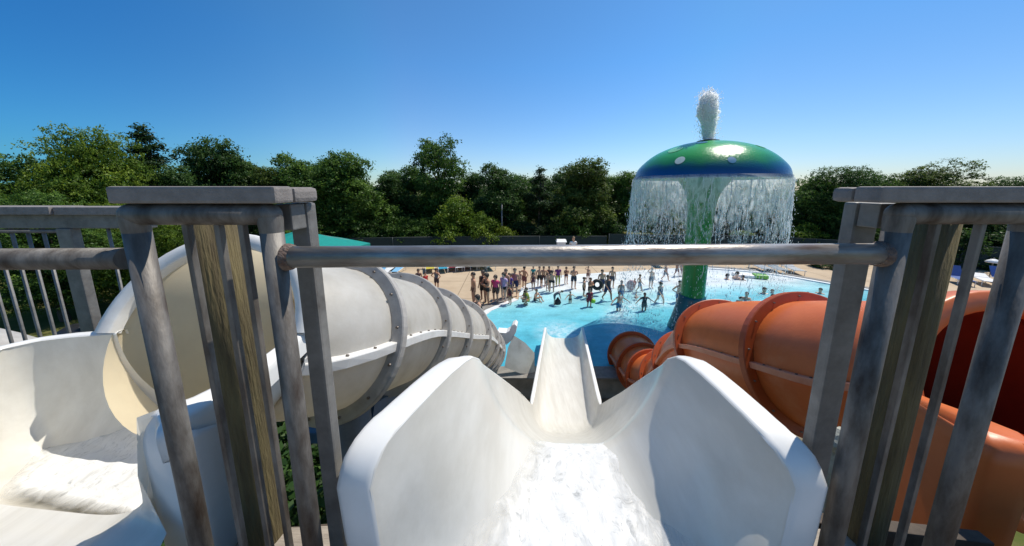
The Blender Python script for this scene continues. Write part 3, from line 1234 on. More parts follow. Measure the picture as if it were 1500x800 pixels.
railing_panel("left railing panel of thick welded pipe with a grey plank cap, mottled and stained", -.968, -.62, .75, 1, (-.837, -.755, -.694), -.985, -.575, ext=.125)
railing_panel("right railing panel of thick welded pipe, its inner post beside the orange slide", 1.045, 1.397, .79, -1, (1.148, 1.270), .945, 1.72, .027, .029, .085)
square_post("square steel post standing behind the inner post of the left railing panel", -.643, -.59, .846, .888, .79)
square_post("wide square steel post behind the inner end of the right railing panel", 1.036, 1.112, .885, .922, .832)

root = empty("guard_bar", (.2, .77, 5.82))
tag(root, "long horizontal steel pipe across the slide mouth, welded between the two railing panels", "guard bar")
mb = MB()
mb.tube([(-.59, .752, 5.822), (0, .762, 5.823), (.6, .775, 5.824), (1.012, .788, 5.823)], .0285, 24)
mb.build("bar", M["rustbar"], root)
for x, y in ((-.585, .752), (1.008, .788)):
    mb = MB()
    s_ = 1 if x < 0 else -1
    mb.tube([(x - s_ * .004, y, 5.822), (x + s_ * .006, y, 5.822), (x + s_ * .014, y, 5.822)], .03, 20, 0, False, [.036, .034, .0292])
    mb.build("weld_collar", mat("rusty_weld", (.10, .06, .045), (.17, .13, .11), 60, rough=.8, bump=.6, bscale=150), root)

root = empty("guard_bar", (-1.9, .78, 5.80))
tag(root, "horizontal steel pipe across the left tub, running out of frame from the left panel", "guard bar")
mb = MB()
mb.tube([(-3.2, .80, 5.795), (-1.01, .752, 5.818)], .0285, 20)
mb.build("bar", M["galv"], root)

# railing on the far side of the left tub
root = empty("side_railing", (-2.9, 1.3, 4.93))
tag(root, "railing beyond the left tub with thin balusters, a wide cap and one square post", "railing")
YR = 2.0
K = YR / 1.32


def rz(z):
    return 6 - (6 - z) * K


mb = MB()
mb.box((-4.4 * K, YR - .05, rz(5.885)), (-2.03 * K, YR + .12, rz(5.92)), bev=.005)
mb.box((-2.028 * K, YR - .035, rz(5.883)), (-1.63 * K, YR + .12, rz(5.918)), bev=.005)
mb.build("cap", M["cap"], root)
mb = MB()
mb.box((-4.4 * K, YR, rz(5.82)), (-1.66 * K, YR + .07, rz(5.885) - .002), bev=.006)
mb.build("top_rail", M["galvlight"], root)
mb = MB()
mb.tube([(-4.4 * K, YR + .02, rz(5.806)), (-2.05 * K, YR + .02, rz(5.806))], .014, 10)
mb.build("lower_rail", M["galvlight"], root)
mb = MB()
mb.box((-2.062 * K, YR - .012, 2.0), (-1.995 * K, YR + .04, rz(5.82)), bev=.006)
mb.build("post", M["galvlight"], root)
for px_ in (-75, -50, -27, -2, 22, 46, 70, 144):
    x = (px_ - 750) / 430 * YR
    mb = MB()
    mb.tube([(x, YR + .03, 3.9), (x, YR + .03, rz(5.82))], .0095, 10)
    mb.build("baluster", M["galvlight"], root)
mb = MB()
mb.box((-4.4 * K, YR, 3.86), (-1.70 * K, YR + .06, 3.92))
mb.build("bottom_rail", M["galvlight"], root)


def timber_post(label, x, y, r, top, bottom_tip):
    root_ = MB()
    n = 26
    rr = []
    k0 = rnd.uniform(0, 6)
    for j in range(15):
        z = lerp(GZ - .2, top, j / 14)
        rr.append([(x + (r + .006 * fbm(math.cos(2 * PI * k / n) * 2 + k0, math.sin(2 * PI * k / n) * 2, z * .4)) * math.cos(2 * PI * k / n) + .012 * fbm(z * .6, k0, 2),
                    y + (r + .006 * fbm(math.cos(2 * PI * k / n) * 2 + k0, math.sin(2 * PI * k / n) * 2, z * .4)) * math.sin(2 * PI * k / n), z) for k in range(n)])
    root_.loft(rr, 0, True, True)
    o = root_.build("timber_post", M["timber"], loc=(x, y, GZ))
    return tag(o, label, "timber post", "round timber posts of the platform")


timber_post("round brown timber post seen between the balusters of the left railing panel", -1.035, 1.02, .076, 5.90, 0)
timber_post("stained greenish timber post seen between the balusters of the right railing panel", 1.45, 1.0, .053, 5.90, 0)

# platform the camera stands on, and its framing below
mb = MB()
for i in range(22):
    y1 = .60 - i * .145
    mb.box((-5, y1 - .14, 4.66), (5, y1, 4.70), bev=.004)
tag(mb.build("platform_deck", M["plank"]), "plank platform at the top of the slides", "platform")
mb = MB()
for i in range(34):  # added dark boards stand in for the shade under the platform
    x_ = -4.2 + i * .28
    mb.box((x_, -1.2, 2.96), (x_ + .272, 1.55, 3.0), bev=.003)
tag(mb.build("shade_landing", M["darkwood"]), "added dark timber landing standing in for the shade below the tower platform", "landing")
for (a, b_, w_, h_, lab) in (((-1.15, 1.02, 4.45), (-.62, 1.06, 4.45), .05, .20, "dark timber joist below the left railing panel beside the white slide"),
                             ((1.15, 1.12, 4.45), (2.0, 1.02, 4.45), .05, .20, "dark timber joist below the right railing panel beside the orange tub"),
                             ((-1.0, .64, 4.50), (3.3, .64, 4.50), .06, .26, "long dark beam under the front edge of the platform")):
    mb = MB()
    mb.bar(a, b_, w_, h_, bev=.005)
    tag(mb.build("timber_joist", M["darkwood"]), lab, "joist")
for (a, b_, lab) in (((-1.12, .985, 4.56), (-.74, 1.0, 4.56), "pale board lying on the joist behind the left railing panel"), ((1.16, 1.0, 4.56), (1.5, .97, 4.56), "pale board lying on the joist behind the right railing panel")):
    mb = MB()
    mb.bar(a, b_, .10, .018, bev=.003)
    tag(mb.build("board", M["plank"]), lab, "board")
# broken pale rock by the right post
mb = MB()
bm = bmesh.new()
bmesh.ops.create_icosphere(bm, subdivisions=3, radius=.11)
for v_ in bm.verts:
    v_.co *= 1 + .35 * fbm(v_.co.x * 9, v_.co.y * 9, v_.co.z * 9)
bm.verts.index_update()
mb.add([v_.co + Vector((2.28, 1.72, 4.28)) for v_ in bm.verts], [tuple(v_.index for v_ in f.verts) for f in bm.faces], 0, False)
bm.free()
mb.bar((2.28, 1.72, GZ), (2.28, 1.72, 4.2), .12, .12)
tag(mb.build("broken_stub", mat("pale_broken_stone", (.42, .42, .36), (.28, .28, .22), 9, rough=.9, bump=.6), loc=(2.28, 1.72, GZ)), "pale broken stub standing behind the right railing panel under the orange tub", "post stub")

# ------------------------------------------------------------------ mushroom fountain
root = empty("mushroom_fountain", (MX, MY, 0))
tag(root, "giant mushroom fountain with a green and blue spotted cap standing in the pool", "fountain")
RIMZ, RIMR = 6.38, 2.58
prof = [(0.0, 8.17), (.42, 8.155), (.83, 8.09), (1.25, 7.985), (1.66, 7.83), (2.04, 7.63), (2.37, 7.37), (2.62, 7.10), (2.80, 6.85), (2.895, 6.62), (2.93, RIMZ), (2.86, RIMZ - .02), (2.66, RIMZ + .06), (1.83, 6.52), (1.15, 6.38), (.80, 6.0), (.62, 5.6), (.54, 5.1)]
prof = [(a * .8805, RIMZ + (b_ - RIMZ) * (.80 if b_ > RIMZ else 1)) for a, b_ in prof]
pr_s = smooth_path(prof, 4)


def cap_mat():
    m, nt, b = new_mat("mushroom_paint")
    L = nt.links.new
    tc = N(nt, "ShaderNodeTexCoord")
    sp = N(nt, "ShaderNodeSeparateXYZ")
    L(tc.outputs["Object"], sp.inputs[0])
    nz = N(nt, "ShaderNodeTexNoise", Scale=1.1, Detail=4)
    L(tc.outputs["Object"], nz.inputs["Vector"])
    ma = N(nt, "ShaderNodeMath", operation="MULTIPLY_ADD")
    L(nz.outputs["Fac"], ma.inputs[0])
    ma.inputs[1].default_value = .35
    L(sp.outputs[2], ma.inputs[2])
    mr = N(nt, "ShaderNodeMapRange")
    mr.inputs[1].default_value = 6.5
    mr.inputs[2].default_value = 8.02
    L(ma.outputs[0], mr.inputs[0])
    r = ramp(nt, mr.outputs[0], [(.0, (.004, .075, .27)), (.17, (.004, .07, .22)), (.29, (.004, .10, .13)), (.38, (.010, .18, .065)), (.54, (.026, .30, .065)), (1.0, (.065, .44, .11))])
    L(r.outputs[0], b.inputs["Base Color"])
    b.inputs["Roughness"].default_value = .20
    n2 = N(nt, "ShaderNodeTexNoise", Scale=22, Detail=5)
    L(tc.outputs["Object"], n2.inputs["Vector"])
    bp = N(nt, "ShaderNodeBump", Strength=.35, Distance=.03)
    L(n2.outputs["Fac"], bp.inputs["Height"])
    L(bp.outputs[0], b.inputs["Normal"])
    return m


i_r = 10 * 4
mb = MB()
mb.lathe([(p[0], p[1]) for p in pr_s[:i_r + 6]], 96, 0, (MX, MY, 0))
mb.build("cap", cap_mat(), root)
mb = MB()
mb.lathe([(p[0], p[1]) for p in pr_s[i_r + 5:]] + [(.455, 4.5), (.445, 3), (.44, 1.45)], 64, 0, (MX, MY, 0))
M["greenpaint"] = mat("green_stem_paint", (.010, .29, .065), (.007, .22, .05), 3, rough=.3, bump=.08, bscale=30, stretch=(1, 1, .3))
mb.build("stem", M["greenpaint"], root)
mb = MB()
mb.lathe([(.42, 1.52), (.49, 1.50), (.51, 1.42), (.58, 1.0), (.74, .35), (.86, -.1)], 64, 0, (MX, MY, 0))
mb.build("base_cone", mat("teal_base_paint", (.004, .12, .14), (.003, .085, .11), 4, rough=.3, bump=.08, bscale=30), root)
mb = MB()
mb.lathe([(0, 7.80), (.38, 7.80), (.38, 7.84), (.28, 7.86), (0, 7.86)], 24, 0, (MX, MY, 0))
mb.build("nozzle", M["black"], root)
phi0 = math.atan2(-MY, -MX)


def cap_r(z):
    best = min(range(i_r), key=lambda i: abs(pr_s[i][1] - z))
    return pr_s[best][0]


def cap_z(r_):
    return float(np.interp(r_, [p[0] for p in pr_s[:i_r + 1]], [p[1] for p in pr_s[:i_r + 1]]))


M["spotpale"] = mat("pale_spot", (.50, .60, .56), (.42, .52, .49), 6, rough=.3)
M["spotgreen"] = mat("light_green_spot", (.20, .55, .26), (.16, .48, .22), 6, rough=.3)
M["spotblue"] = mat("blue_spot", (.02, .20, .36), (.015, .16, .30), 6, rough=.3)
for dphi, rr_, sz, mm in ((-.34, 2.30, .16, "spotpale"), (-.62, 1.72, .27, "spotgreen"), (-.16, 1.19, .19, "spotblue"), (.30, 2.36, .12, "spotblue"), (1.15, 1.7, .2, "spotgreen"), (2.1, 1.9, .26, "spotgreen"), (3.2, 2.3, .26, "spotpale"), (-1.5, 2.4, .22, "spotblue")):
    a = phi0 + dphi
    mb = MB()
    vs = [(rr_ * math.cos(a), rr_ * math.sin(a), 0)]
    for ring in (.5, 1):
        for k in range(24):
            vs.append((rr_ * math.cos(a) + sz * ring * math.cos(2 * PI * k / 24) * math.cos(a) * .75 - sz * ring * math.sin(2 * PI * k / 24) * math.sin(a),
                       rr_ * math.sin(a) + sz * ring * math.cos(2 * PI * k / 24) * math.sin(a) * .75 + sz * ring * math.sin(2 * PI * k / 24) * math.cos(a), 0))
    vs = [(x + MX, y + MY, cap_z(math.hypot(x, y)) + .014) for x, y, z in vs]
    fs = [(0, 1 + k, 1 + (k + 1) % 24) for k in range(24)] + [(1 + k, 25 + k, 25 + (k + 1) % 24, 1 + (k + 1) % 24) for k in range(24)]
    mb.add(vs, fs, 0, True)
    mb.build("spot", M[mm], root)


def curtain_mat():
    m, nt, b = new_mat("falling_water_sheet")
    L = nt.links.new
    tc = N(nt, "ShaderNodeTexCoord")
    sp = N(nt, "ShaderNodeSeparateXYZ")
    L(tc.outputs["Object"], sp.inputs[0])
    mp = N(nt, "ShaderNodeMapping")
    mp.inputs["Scale"].default_value = (1, 1, .38)
    L(tc.outputs["Object"], mp.inputs[0])
    n1 = N(nt, "ShaderNodeTexNoise", Scale=5.5, Detail=7, Roughness=.68)
    n1.inputs["Distortion"].default_value = .7
    L(mp.outputs[0], n1.inputs["Vector"])
    mr = N(nt, "ShaderNodeMapRange")        # more holes lower down
    mr.inputs[1].default_value = 2.2
    mr.inputs[2].default_value = 6.4
    mr.inputs[3].default_value = .72
    mr.inputs[4].default_value = .24
    L(sp.outputs[2], mr.inputs[0])
    sb = N(nt, "ShaderNodeMath", operation="SUBTRACT")
    L(n1.outputs["Fac"], sb.inputs[0])
    L(mr.outputs[0], sb.inputs[1])
    ml = N(nt, "ShaderNodeMath", operation="MULTIPLY")
    ml.use_clamp = True
    L(sb.outputs[0], ml.inputs[0])
    ml.inputs[1].default_value = 3.6
    m2 = N(nt, "ShaderNodeMath", operation="MULTIPLY")
    L(ml.outputs[0], m2.inputs[0])
    m2.inputs[1].default_value = .66
    b.inputs["Base Color"].default_value = (.82, .87, .90, 1)
    b.inputs["Roughness"].default_value = .25
    tl = N(nt, "ShaderNodeBsdfTranslucent")
    tl.inputs[0].default_value = (.90, .94, .96, 1)
    m0 = N(nt, "ShaderNodeMixShader", Fac=.72)
    L(b.outputs[0], m0.inputs[1])
    L(tl.outputs[0], m0.inputs[2])
    tr = N(nt, "ShaderNodeBsdfTransparent")
    mx = N(nt, "ShaderNodeMixShader")
    L(m2.outputs[0], mx.inputs[0])
    L(tr.outputs[0], mx.inputs[1])
    L(m0.outputs[0], mx.inputs[2])
    L(mx.outputs[0], nt.nodes["Material Output"].inputs[0])
    return m


mb = MB()
prof = [(RIMR + .02 + .02 * math.sqrt(max(0, 6.46 - z)) * 3.2, z) for z in np.linspace(6.46, 0.02, 26)]
rr = []
for r_, z in prof:
    rr.append([(MX + (r_ + .05 * fbm(math.cos(2 * PI * k / 160) * 5, math.sin(2 * PI * k / 160) * 5, z * .4) * (6.5 - z) / 6) * math.cos(2 * PI * k / 160),
                MY + (r_ + .05 * fbm(math.cos(2 * PI * k / 160) * 5, math.sin(2 * PI * k / 160) * 5, z * .4) * (6.5 - z) / 6) * math.sin(2 * PI * k / 160), z) for k in range(160)])
mb.loft(rr, 0, True)
tag(mb.build("water_curtain", curtain_mat(), loc=(MX, MY, 0)), "thin broken sheet of water falling all round the mushroom fountain cap", "falling water", kind="stuff")
M["drop"] = mat("white_water_drops", (.90, .93, .95), None, rough=.15, trans=.75)
mb = MB()


def drop(mb, c, w_, h_):
    x, y, z = c
    mb.add([(x, y, z + h_), (x + w_, y, z), (x, y + w_, z), (x - w_, y, z), (x, y - w_, z), (x, y, z - h_)],
           [(0, 1, 2), (0, 2, 3), (0, 3, 4), (0, 4, 1), (5, 2, 1), (5, 3, 2), (5, 4, 3), (5, 1, 4)], 0, True)


for i in range(9500):
    z = 6.4 - 6.4 * (rnd.random() ** 1.0)
    a = rnd.uniform(0, 2 * PI)
    a = a + .05 * math.sin(a * 23) + .03 * math.sin(a * 57)
    fall = 6.46 - z
    r_ = RIMR + .07 * math.sqrt(fall) + rnd.gauss(0, .035 + .028 * fall)
    s_ = rnd.uniform(.006, .014)
    drop(mb, (MX + r_ * math.cos(a), MY + r_ * math.sin(a), z), s_, s_ * rnd.choice((1, 1.2, 2, 4, 7)))
# strands below the rim
for i in range(520):
    a = rnd.uniform(0, 2 * PI)
    z = 6.4 - abs(rnd.gauss(0, 1.3))
    L_ = rnd.uniform(.2, .7)
    r_ = RIMR + .06 + .05 * (6.4 - z)
    pts = [(MX + (r_) * math.cos(a + .006 * math.sin(k * 1.3 + i)), MY + r_ * math.sin(a + .006 * math.sin(k * 1.3 + i)), z - L_ * k / 4) for k in range(5)]
    mb.tube(pts, .008, 4, 0, False, [.004, .010, .008, .009, .002])
tag(mb.build("water_drops", M["drop"], loc=(MX, MY, 0)), "shower of white water drops around the mushroom fountain", "falling water", kind="stuff")
mb = MB()
def jet_w(t):
    return interp([0, .15, .4, .7, .9, 1], [.15, .20, .27, .31, .25, .07], t)


rr = []
nj, nk = 60, 36
for j in range(nj):
    t = j / (nj - 1)
    z = 7.86 + 1.80 * t
    ring = []
    for k in range(nk):
        ca, sa = math.cos(2 * PI * k / nk), math.sin(2 * PI * k / nk)
        q_ = jet_w(t) * (1 + .34 * fbm(ca * 1.6, sa * 1.6, z * 2.2) + .34 * fbm(ca * 4, sa * 4, z * 6))
        ring.append((MX - .11 * (z - 7.9) + q_ * ca, MY + q_ * sa, z))
    rr.append(ring)
mb.loft(rr, 1, True, True)
for i in range(800):
    t = rnd.random() ** .85
    z = 7.84 + 1.9 * t + rnd.gauss(0, .04)
    a = rnd.uniform(0, 2 * PI)
    lump = 1 + .38 * fbm(math.cos(a) * 1.3, math.sin(a) * 1.3, z * 2.0)
    r_ = jet_w(min(t, .96)) * lump * rnd.uniform(.85, 1.3)
    q_ = rnd.uniform(.008, .024)
    drop(mb, (MX - .11 * (z - 7.9) + r_ * math.cos(a), MY + r_ * math.sin(a), z), q_, q_ * rnd.uniform(.9, 1.8))
for i in range(1500):
    t = rnd.random()
    r_ = abs(rnd.gauss(.26, .11))
    a = rnd.uniform(0, 2 * PI)
    drop(mb, (MX + r_ * math.cos(a) - .2 * t, MY + r_ * math.sin(a), 7.98 + 1.85 * t - r_ * .5), rnd.uniform(.006, .018), rnd.uniform(.01, .03))
fm = bpy.data.materials.new("froth")
fm.use_nodes = True
fm.node_tree.nodes.remove(fm.node_tree.nodes["Principled BSDF"])
vs_ = N(fm.node_tree, "ShaderNodeVolumeScatter", Density=30.0, Anisotropy=.45)
vs_.inputs["Color"].default_value = (1, 1, 1, 1)
fm.node_tree.links.new(vs_.outputs[0], fm.node_tree.nodes["Material Output"].inputs["Volume"])
sc.cycles.volume_bounces = 24
sc.cycles.max_bounces = 24
tag(mb.build("water_jet", [mat("foaming_jet", (.98, .985, .99), None, rough=.4, trans=.82), fm], loc=(MX, MY, 7.95)), "foaming white jet of water spouting from the top of the mushroom", "water jet", kind="stuff")

# ------------------------------------------------------------------ trees


def leaf_cloud(blobs, n, size, seed, per=20):
    """leaf-sized faces gathered in sprays that are spread through a set of ellipsoids; returns verts, tint"""
    rg = np.random.default_rng(seed)
    B = np.array(blobs, float)          # cx cy cz rx ry rz
    vol = B[:, 3] * B[:, 4] * B[:, 5]
    pr = vol ** .66
    pr /= pr.sum()
    k = n // per
    idx = rg.choice(len(B), k, p=pr)
    d = rg.normal(size=(k, 3))
    d /= np.linalg.norm(d, axis=1)[:, None]
    rad = .30 + .74 * rg.random(k) ** .36 + rg.normal(0, .05, k)
    rad = np.minimum(rad, 1.03)
    C = B[idx, :3] + d * B[idx, 3:] * rad[:, None]
    # gaps: drop the sprays where a smooth field is low
    ext = np.ptp(C[:, 2])
    f = np.zeros(k)
    for q in range(5):
        kv = rg.normal(size=3) * (9 + 5 * q) / ext
        f += np.sin(C @ kv + rg.uniform(0, 6.28)) / (1 + .25 * q)
    keep = f > np.percentile(f, 20)
    C, d, rad, f = C[keep], d[keep], rad[keep], f[keep]
    k = len(C)
    ctint = .34 + .42 * (rad - .75) + rg.normal(0, .13, k) + .16 * d[:, 2] + .05 * f  # shade painted in: darker inside the crown, lighter outside and on top
    # leaves of each spray, drooping outwards
    R_ = np.repeat(np.arange(k), per)
    m = len(R_)
    off = rg.normal(size=(m, 3)) * np.array([1, 1, .6]) * size * 1.5
    P = C[R_] + off + d[R_] * (np.abs(off).sum(1) * .25)[:, None]
    nrm = d[R_] * .55 + rg.normal(size=(m, 3)) * .62 + np.array([0, 0, .45])
    nrm /= np.linalg.norm(nrm, axis=1)[:, None]
    t1 = np.cross(nrm, rg.normal(size=(m, 3)))
    t1 /= np.linalg.norm(t1, axis=1)[:, None]
    t2 = np.cross(nrm, t1)
    sz = size * rg.uniform(.5, 1.2, m)[:, None]
    p0 = P - t1 * sz
    p1 = P + t2 * sz * .5 + nrm * sz * .2
    p2 = P + t1 * sz
    p3 = P - t2 * sz * .5 + nrm * sz * .2
    V = np.stack([p0, p1, p2, p3], 1).reshape(-1, 3)
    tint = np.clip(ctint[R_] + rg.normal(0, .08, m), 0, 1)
    return V, tint


def crown_mesh(name, blobs, n, size, seed, norm=0):
    V, tint = leaf_cloud(blobs, n, size, seed)
    if norm:
        V[:, 2] *= norm / np.percentile(V[:, 2], 99.7)
    me = bpy.data.meshes.new(name)
    nf = len(V) // 4
    me.vertices.add(len(V))
    me.vertices.foreach_set("co", V.astype(np.float32).ravel())
    me.loops.add(nf * 4)
    me.loops.foreach_set("vertex_index", np.arange(nf * 4, dtype=np.int32))
    me.polygons.add(nf)
    me.polygons.foreach_set("loop_start", np.arange(0, nf * 4, 4, dtype=np.int32))
    me.polygons.foreach_set("loop_total", np.full(nf, 4, dtype=np.int32))
    me.update(calc_edges=True)
    at = me.attributes.new("tint", 'FLOAT', 'FACE')
    at.data.foreach_set("value", tint.astype(np.float32))
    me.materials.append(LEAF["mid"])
    return me


def broad_blobs(seed, h, w_, low=.1, n=34, loose=0.0):
    rg = random.Random(seed)
    out = []
    zc, hz = h * (low + 1) / 2, h * (1 - low) / 2
    for i in range(n):
        # lumps scattered over and inside an egg-shaped crown
        cz = rg.uniform(-.95, .88)
        a = rg.uniform(0, 2 * PI)
        env = math.sqrt(max(.05, 1 - cz * cz)) * (1 - .36 * cz)
        rad = rg.uniform(.25, .86) if rg.random() < .75 else rg.uniform(0, .4)
        s = rg.choice((.15, .19, .24, .30, .36)) * w_ * rg.uniform(.9, 1.1)
        top = 1 - .24 * abs(math.sin(a * 1.5 + seed)) - rg.uniform(0, .12)
        rr_ = w_ * env * rad
        z = zc + hz * cz * top * .93 - s * .15
        out.append((rr_ * math.cos(a), rr_ * math.sin(a), z, s * rg.uniform(.85, 1.3), s * rg.uniform(.85, 1.3), s * rg.uniform(.6, .95)))
    return out


def cedar_blobs(seed, h, w_):
    rg = random.Random(seed)
    out = []
    for i in range(60):
        t = rg.random() ** .8
        z = h * lerp(.02, .985, t)
        env = w_ * (1 - t) ** .85 + .08
        a = rg.uniform(0, 2 * PI)
        rr_ = env * rg.uniform(.35, .95)
        s = max(.16, env * .36)
        out.append((rr_ * math.cos(a), rr_ * math.sin(a), z, s * (abs(math.cos(a)) * .8 + .45), s * (abs(math.sin(a)) * .8 + .45), s * .55))
    out.append((0, 0, h * .95, .12, .12, h * .06))
    return out


CROWNS = {}


def crown(kind, v):
    key = (kind, v)
    if key in CROWNS:
        return CROWNS[key]
    sd_ = hash((len(kind) * 31 + ord(kind[0]) * 7 + v * 101)) % 9999
    if kind == "broad":
        b_ = broad_blobs(sd_, 10, 4.0, .04, 42)
        me = crown_mesh("crown", b_, 56000, .125, sd_, 10)
    elif kind == "near":
        b_ = broad_blobs(sd_, 10, 4.6, .06, 60)
        me = crown_mesh("crown", b_, 100000, .085, sd_, 10)
    elif kind == "loose":
        b_ = [(a * 1.0, b2, c, e, e * 1.05, f) for a, b2, c, e, f in
              ((-2.3, .4, 8.1, 1.0, .8), (-1.2, -.5, 9.0, 1.05, .85), (.2, .3, 9.1, 1.1, .8), (-.6, .9, 8.0, 1.2, .9), (1.9, -.3, 8.6, .95, .9), (2.5, .4, 7.3, .95, .8), (1.3, .8, 7.6, 1.0, .8),
               (-2.6, -.4, 6.9, .9, .7), (-1.5, .2, 6.9, 1.1, .8), (.1, -.6, 7.0, 1.2, .9), (2.9, -.5, 6.2, .7, .5), (1.6, .1, 6.0, 1.2, .8), (-1.0, -.8, 5.6, 1.3, .9), (.6, .7, 5.4, 1.3, .9), (-2.0, .5, 5.3, 1.0, .7),
               (0, 0, 4.2, 1.8, 1.0), (1.2, -.4, 3.4, 1.7, 1.1), (-1.3, .3, 3.2, 1.7, 1.1), (.2, .2, 2.0, 2.1, 1.2), (-.8, -.4, 1.0, 2.0, 1.1), (1.1, .4, .9, 1.9, 1.0), (-2.2, -.2, 9.0, .55, .5), (.9, .2, 8.3, .8, .7), (2.2, .2, 9.2, .5, .45))]
        me = crown_mesh("crown", b_, 36000, .125, sd_, 10)
    elif kind == "cedar":
        b_ = cedar_blobs(sd_, 10, 2.6)
        me = crown_mesh("crown", b_, 40000, .095, sd_)
    else:
        b_ = broad_blobs(sd_, 3, 1.9, .0, 22)
        me = crown_mesh("crown", b_, 14000, .085, sd_, 3)
    CROWNS[key] = (me, b_)
    return CROWNS[key]


TRUNKS = {}


def trunk_mesh(kind, v):
    key = (kind, v)
    if key in TRUNKS:
        return TRUNKS[key]
    me_, b_ = crown(kind, v)
    rg = random.Random(v + 5)
    mb = MB()
    h = 3 if kind == "shrub" else 10
    r0 = .06 if kind == "shrub" else .24
    pts = [(.12 * math.sin(k * .9 + v), .1 * math.cos(k * 1.1 + v), -.4 + h * .9 * k / 9) for k in range(10)]
    mb.tube(pts, r0, 9, 0, True, [r0 * (1.25 - 1.15 * k / 9) for k in range(10)])
    for q in rg.sample(b_, min(14, len(b_))):
        k = max(1, min(8, int(q[2] / h * 7)))
        p0 = Vector(pts[k])
        p3 = Vector(q[:3])
        mid = p0.lerp(p3, .5) + Vector((0, 0, -.03 * h))
        mb.tube([p0, mid, p3], .05, 5, 0, False, [r0 * .38, r0 * .26, r0 * .08])
    o = mb.build("trunk", M["bark"])
    me = o.data
    bpy.data.objects.remove(o)
    TRUNKS[key] = me
    return me


def tree(name, label, kind, v, leaf, px, top, d, base_z, width=1.0, group="trees around the pool grounds", rot=None, tcat="tree"):
    q_ = at_y(px, top, d)
    x, ztop = q_.x, q_.z
    h = ztop - base_z
    H0 = 3 if kind == "shrub" else 10
    root = empty(name, (x, d, base_z), False)
    s = h / H0
    root.scale = (s * width, s * width, s)
    root.rotation_euler = (0, 0, rnd.uniform(0, 6.28) if rot is None else rot)
    tag(root, label, tcat, group)
    for nm, me in (("crown", crown(kind, v)[0]), ("trunk", trunk_mesh(kind, v))):
        o = bpy.data.objects.new(nm, me)
        col.objects.link(o)
        o.parent = root
        if nm == "crown":
            o.material_slots[0].link = 'OBJECT'
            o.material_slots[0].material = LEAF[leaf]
    return root


T = [
    # label, kind, variant, leaf, px, top, depth, base z, width
    ("dark maple cut off by the left edge, behind the left railing cap", "near", 0, "mid", -15, 226, 18, -.8, .95),
    ("big bright yellow-green maple, rounded and sunlit, left of the pointed cedar", "near", 1, "bright", 120, 192, 20, -.8, .74),
    ("pointed cedar with a ragged tip between the bright maple and the round dark tree", "cedar", 0, "cedar", 207, 184, 23, -.8, 1.25),
    ("low dark green tree at the foot of the pointed cedar, to its right", "broad", 0, "dark", 250, 246, 23, -.8, .9),
    ("round-topped dark tree directly above the left railing panel cap", "broad", 1, "dark", 308, 208, 27, -.8, .82),
    ("smaller dark tree just right of the round-topped tree above the panel cap", "broad", 2, "dark", 355, 234, 28, -.8, .9),
    ("small yellowish tree between the railing panel cap and the wide leafy trees", "broad", 0, "olive", 392, 248, 27, -.8, .9),
    ("wide leafy tree with an uneven top above the square left post", "broad", 2, "mid", 432, 230, 29, -.8, 1.0),
    ("full leafy tree with twin rounded tops standing above the teal canopy", "broad", 1, "mid", 500, 224, 29, -.8, .95),
    ("low dark rounded tree between the twin-topped tree and the tallest loose tree", "broad", 0, "dark", 566, 252, 33, 0, 1.25),
    ("tallest loose-branched tree with sky showing through its crown, left of centre", "loose", 0, "mid", 641, 203, 34, 0, .95),
    ("rounded dark tree right of the tallest loose-branched tree", "broad", 2, "dark", 728, 243, 33, 0, 1.1),
    ("dark pointed cedar standing between two rounded trees near the middle", "cedar", 1, "cedar", 792, 246, 31, 0, 1.5),
    ("broad bushy tree with a flat spreading top just left of the mushroom fountain", "broad", 1, "olive", 858, 236, 32, 0, 1.15),
    ("shorter bushy tree partly behind the left side of the falling water", "broad", 0, "mid", 912, 254, 33, 0, 1.2),
    ("tree seen through the falling water left of the green stem", "broad", 2, "mid", 975, 292, 36, 0, 1.2),
    ("tree seen through the falling water just right of the green stem", "broad", 0, "dark", 1080, 288, 38, 0, 1.2),
    ("low tree beside the right edge of the falling water", "near", 1, "mid", 1140, 284, 33, 0, 1.0),
    ("dark tree with a feathery top left of the right railing panel", "near", 0, "dark", 1238, 246, 27, 0, 1.0),
    ("rounded dark tree half hidden behind the wide square post on the right", "near", 1, "mid", 1195, 262, 28, 0, .9),
    ("leafy light green tree showing above the middle of the right panel cap", "near", 2, "olive", 1362, 240, 27, 0, 1.2),
    ("feathery tree at the left end of the right panel cap", "near", 2, "mid", 1300, 258, 28, 0, .9),
    ("dark tree at the far right edge above the right railing cap", "near", 0, "dark", 1500, 260, 25, 0, 1.0),
    ("dark low tree seen between the balusters of the right railing panel", "near", 1, "dark", 1425, 292, 24, 0, 1.1),
    ("leafy tree hanging low behind the balusters at the left edge", "near", 1, "mid", 52, 285, 14.5, -.8, 1.0),
    ("leafy tree seen low between the left square post and the left railing panel", "near", 0, "bright", 150, 300, 17, -.8, 1.0),
    ("small leafy tree seen through the upper gap of the left railing panel", "near", 1, "bright", 245, 318, 17, -.8, .9),
]
for t in T:
    nm = "cedar_tree" if t[1] == "cedar" else "leafy_tree"
    tree(nm, *t)
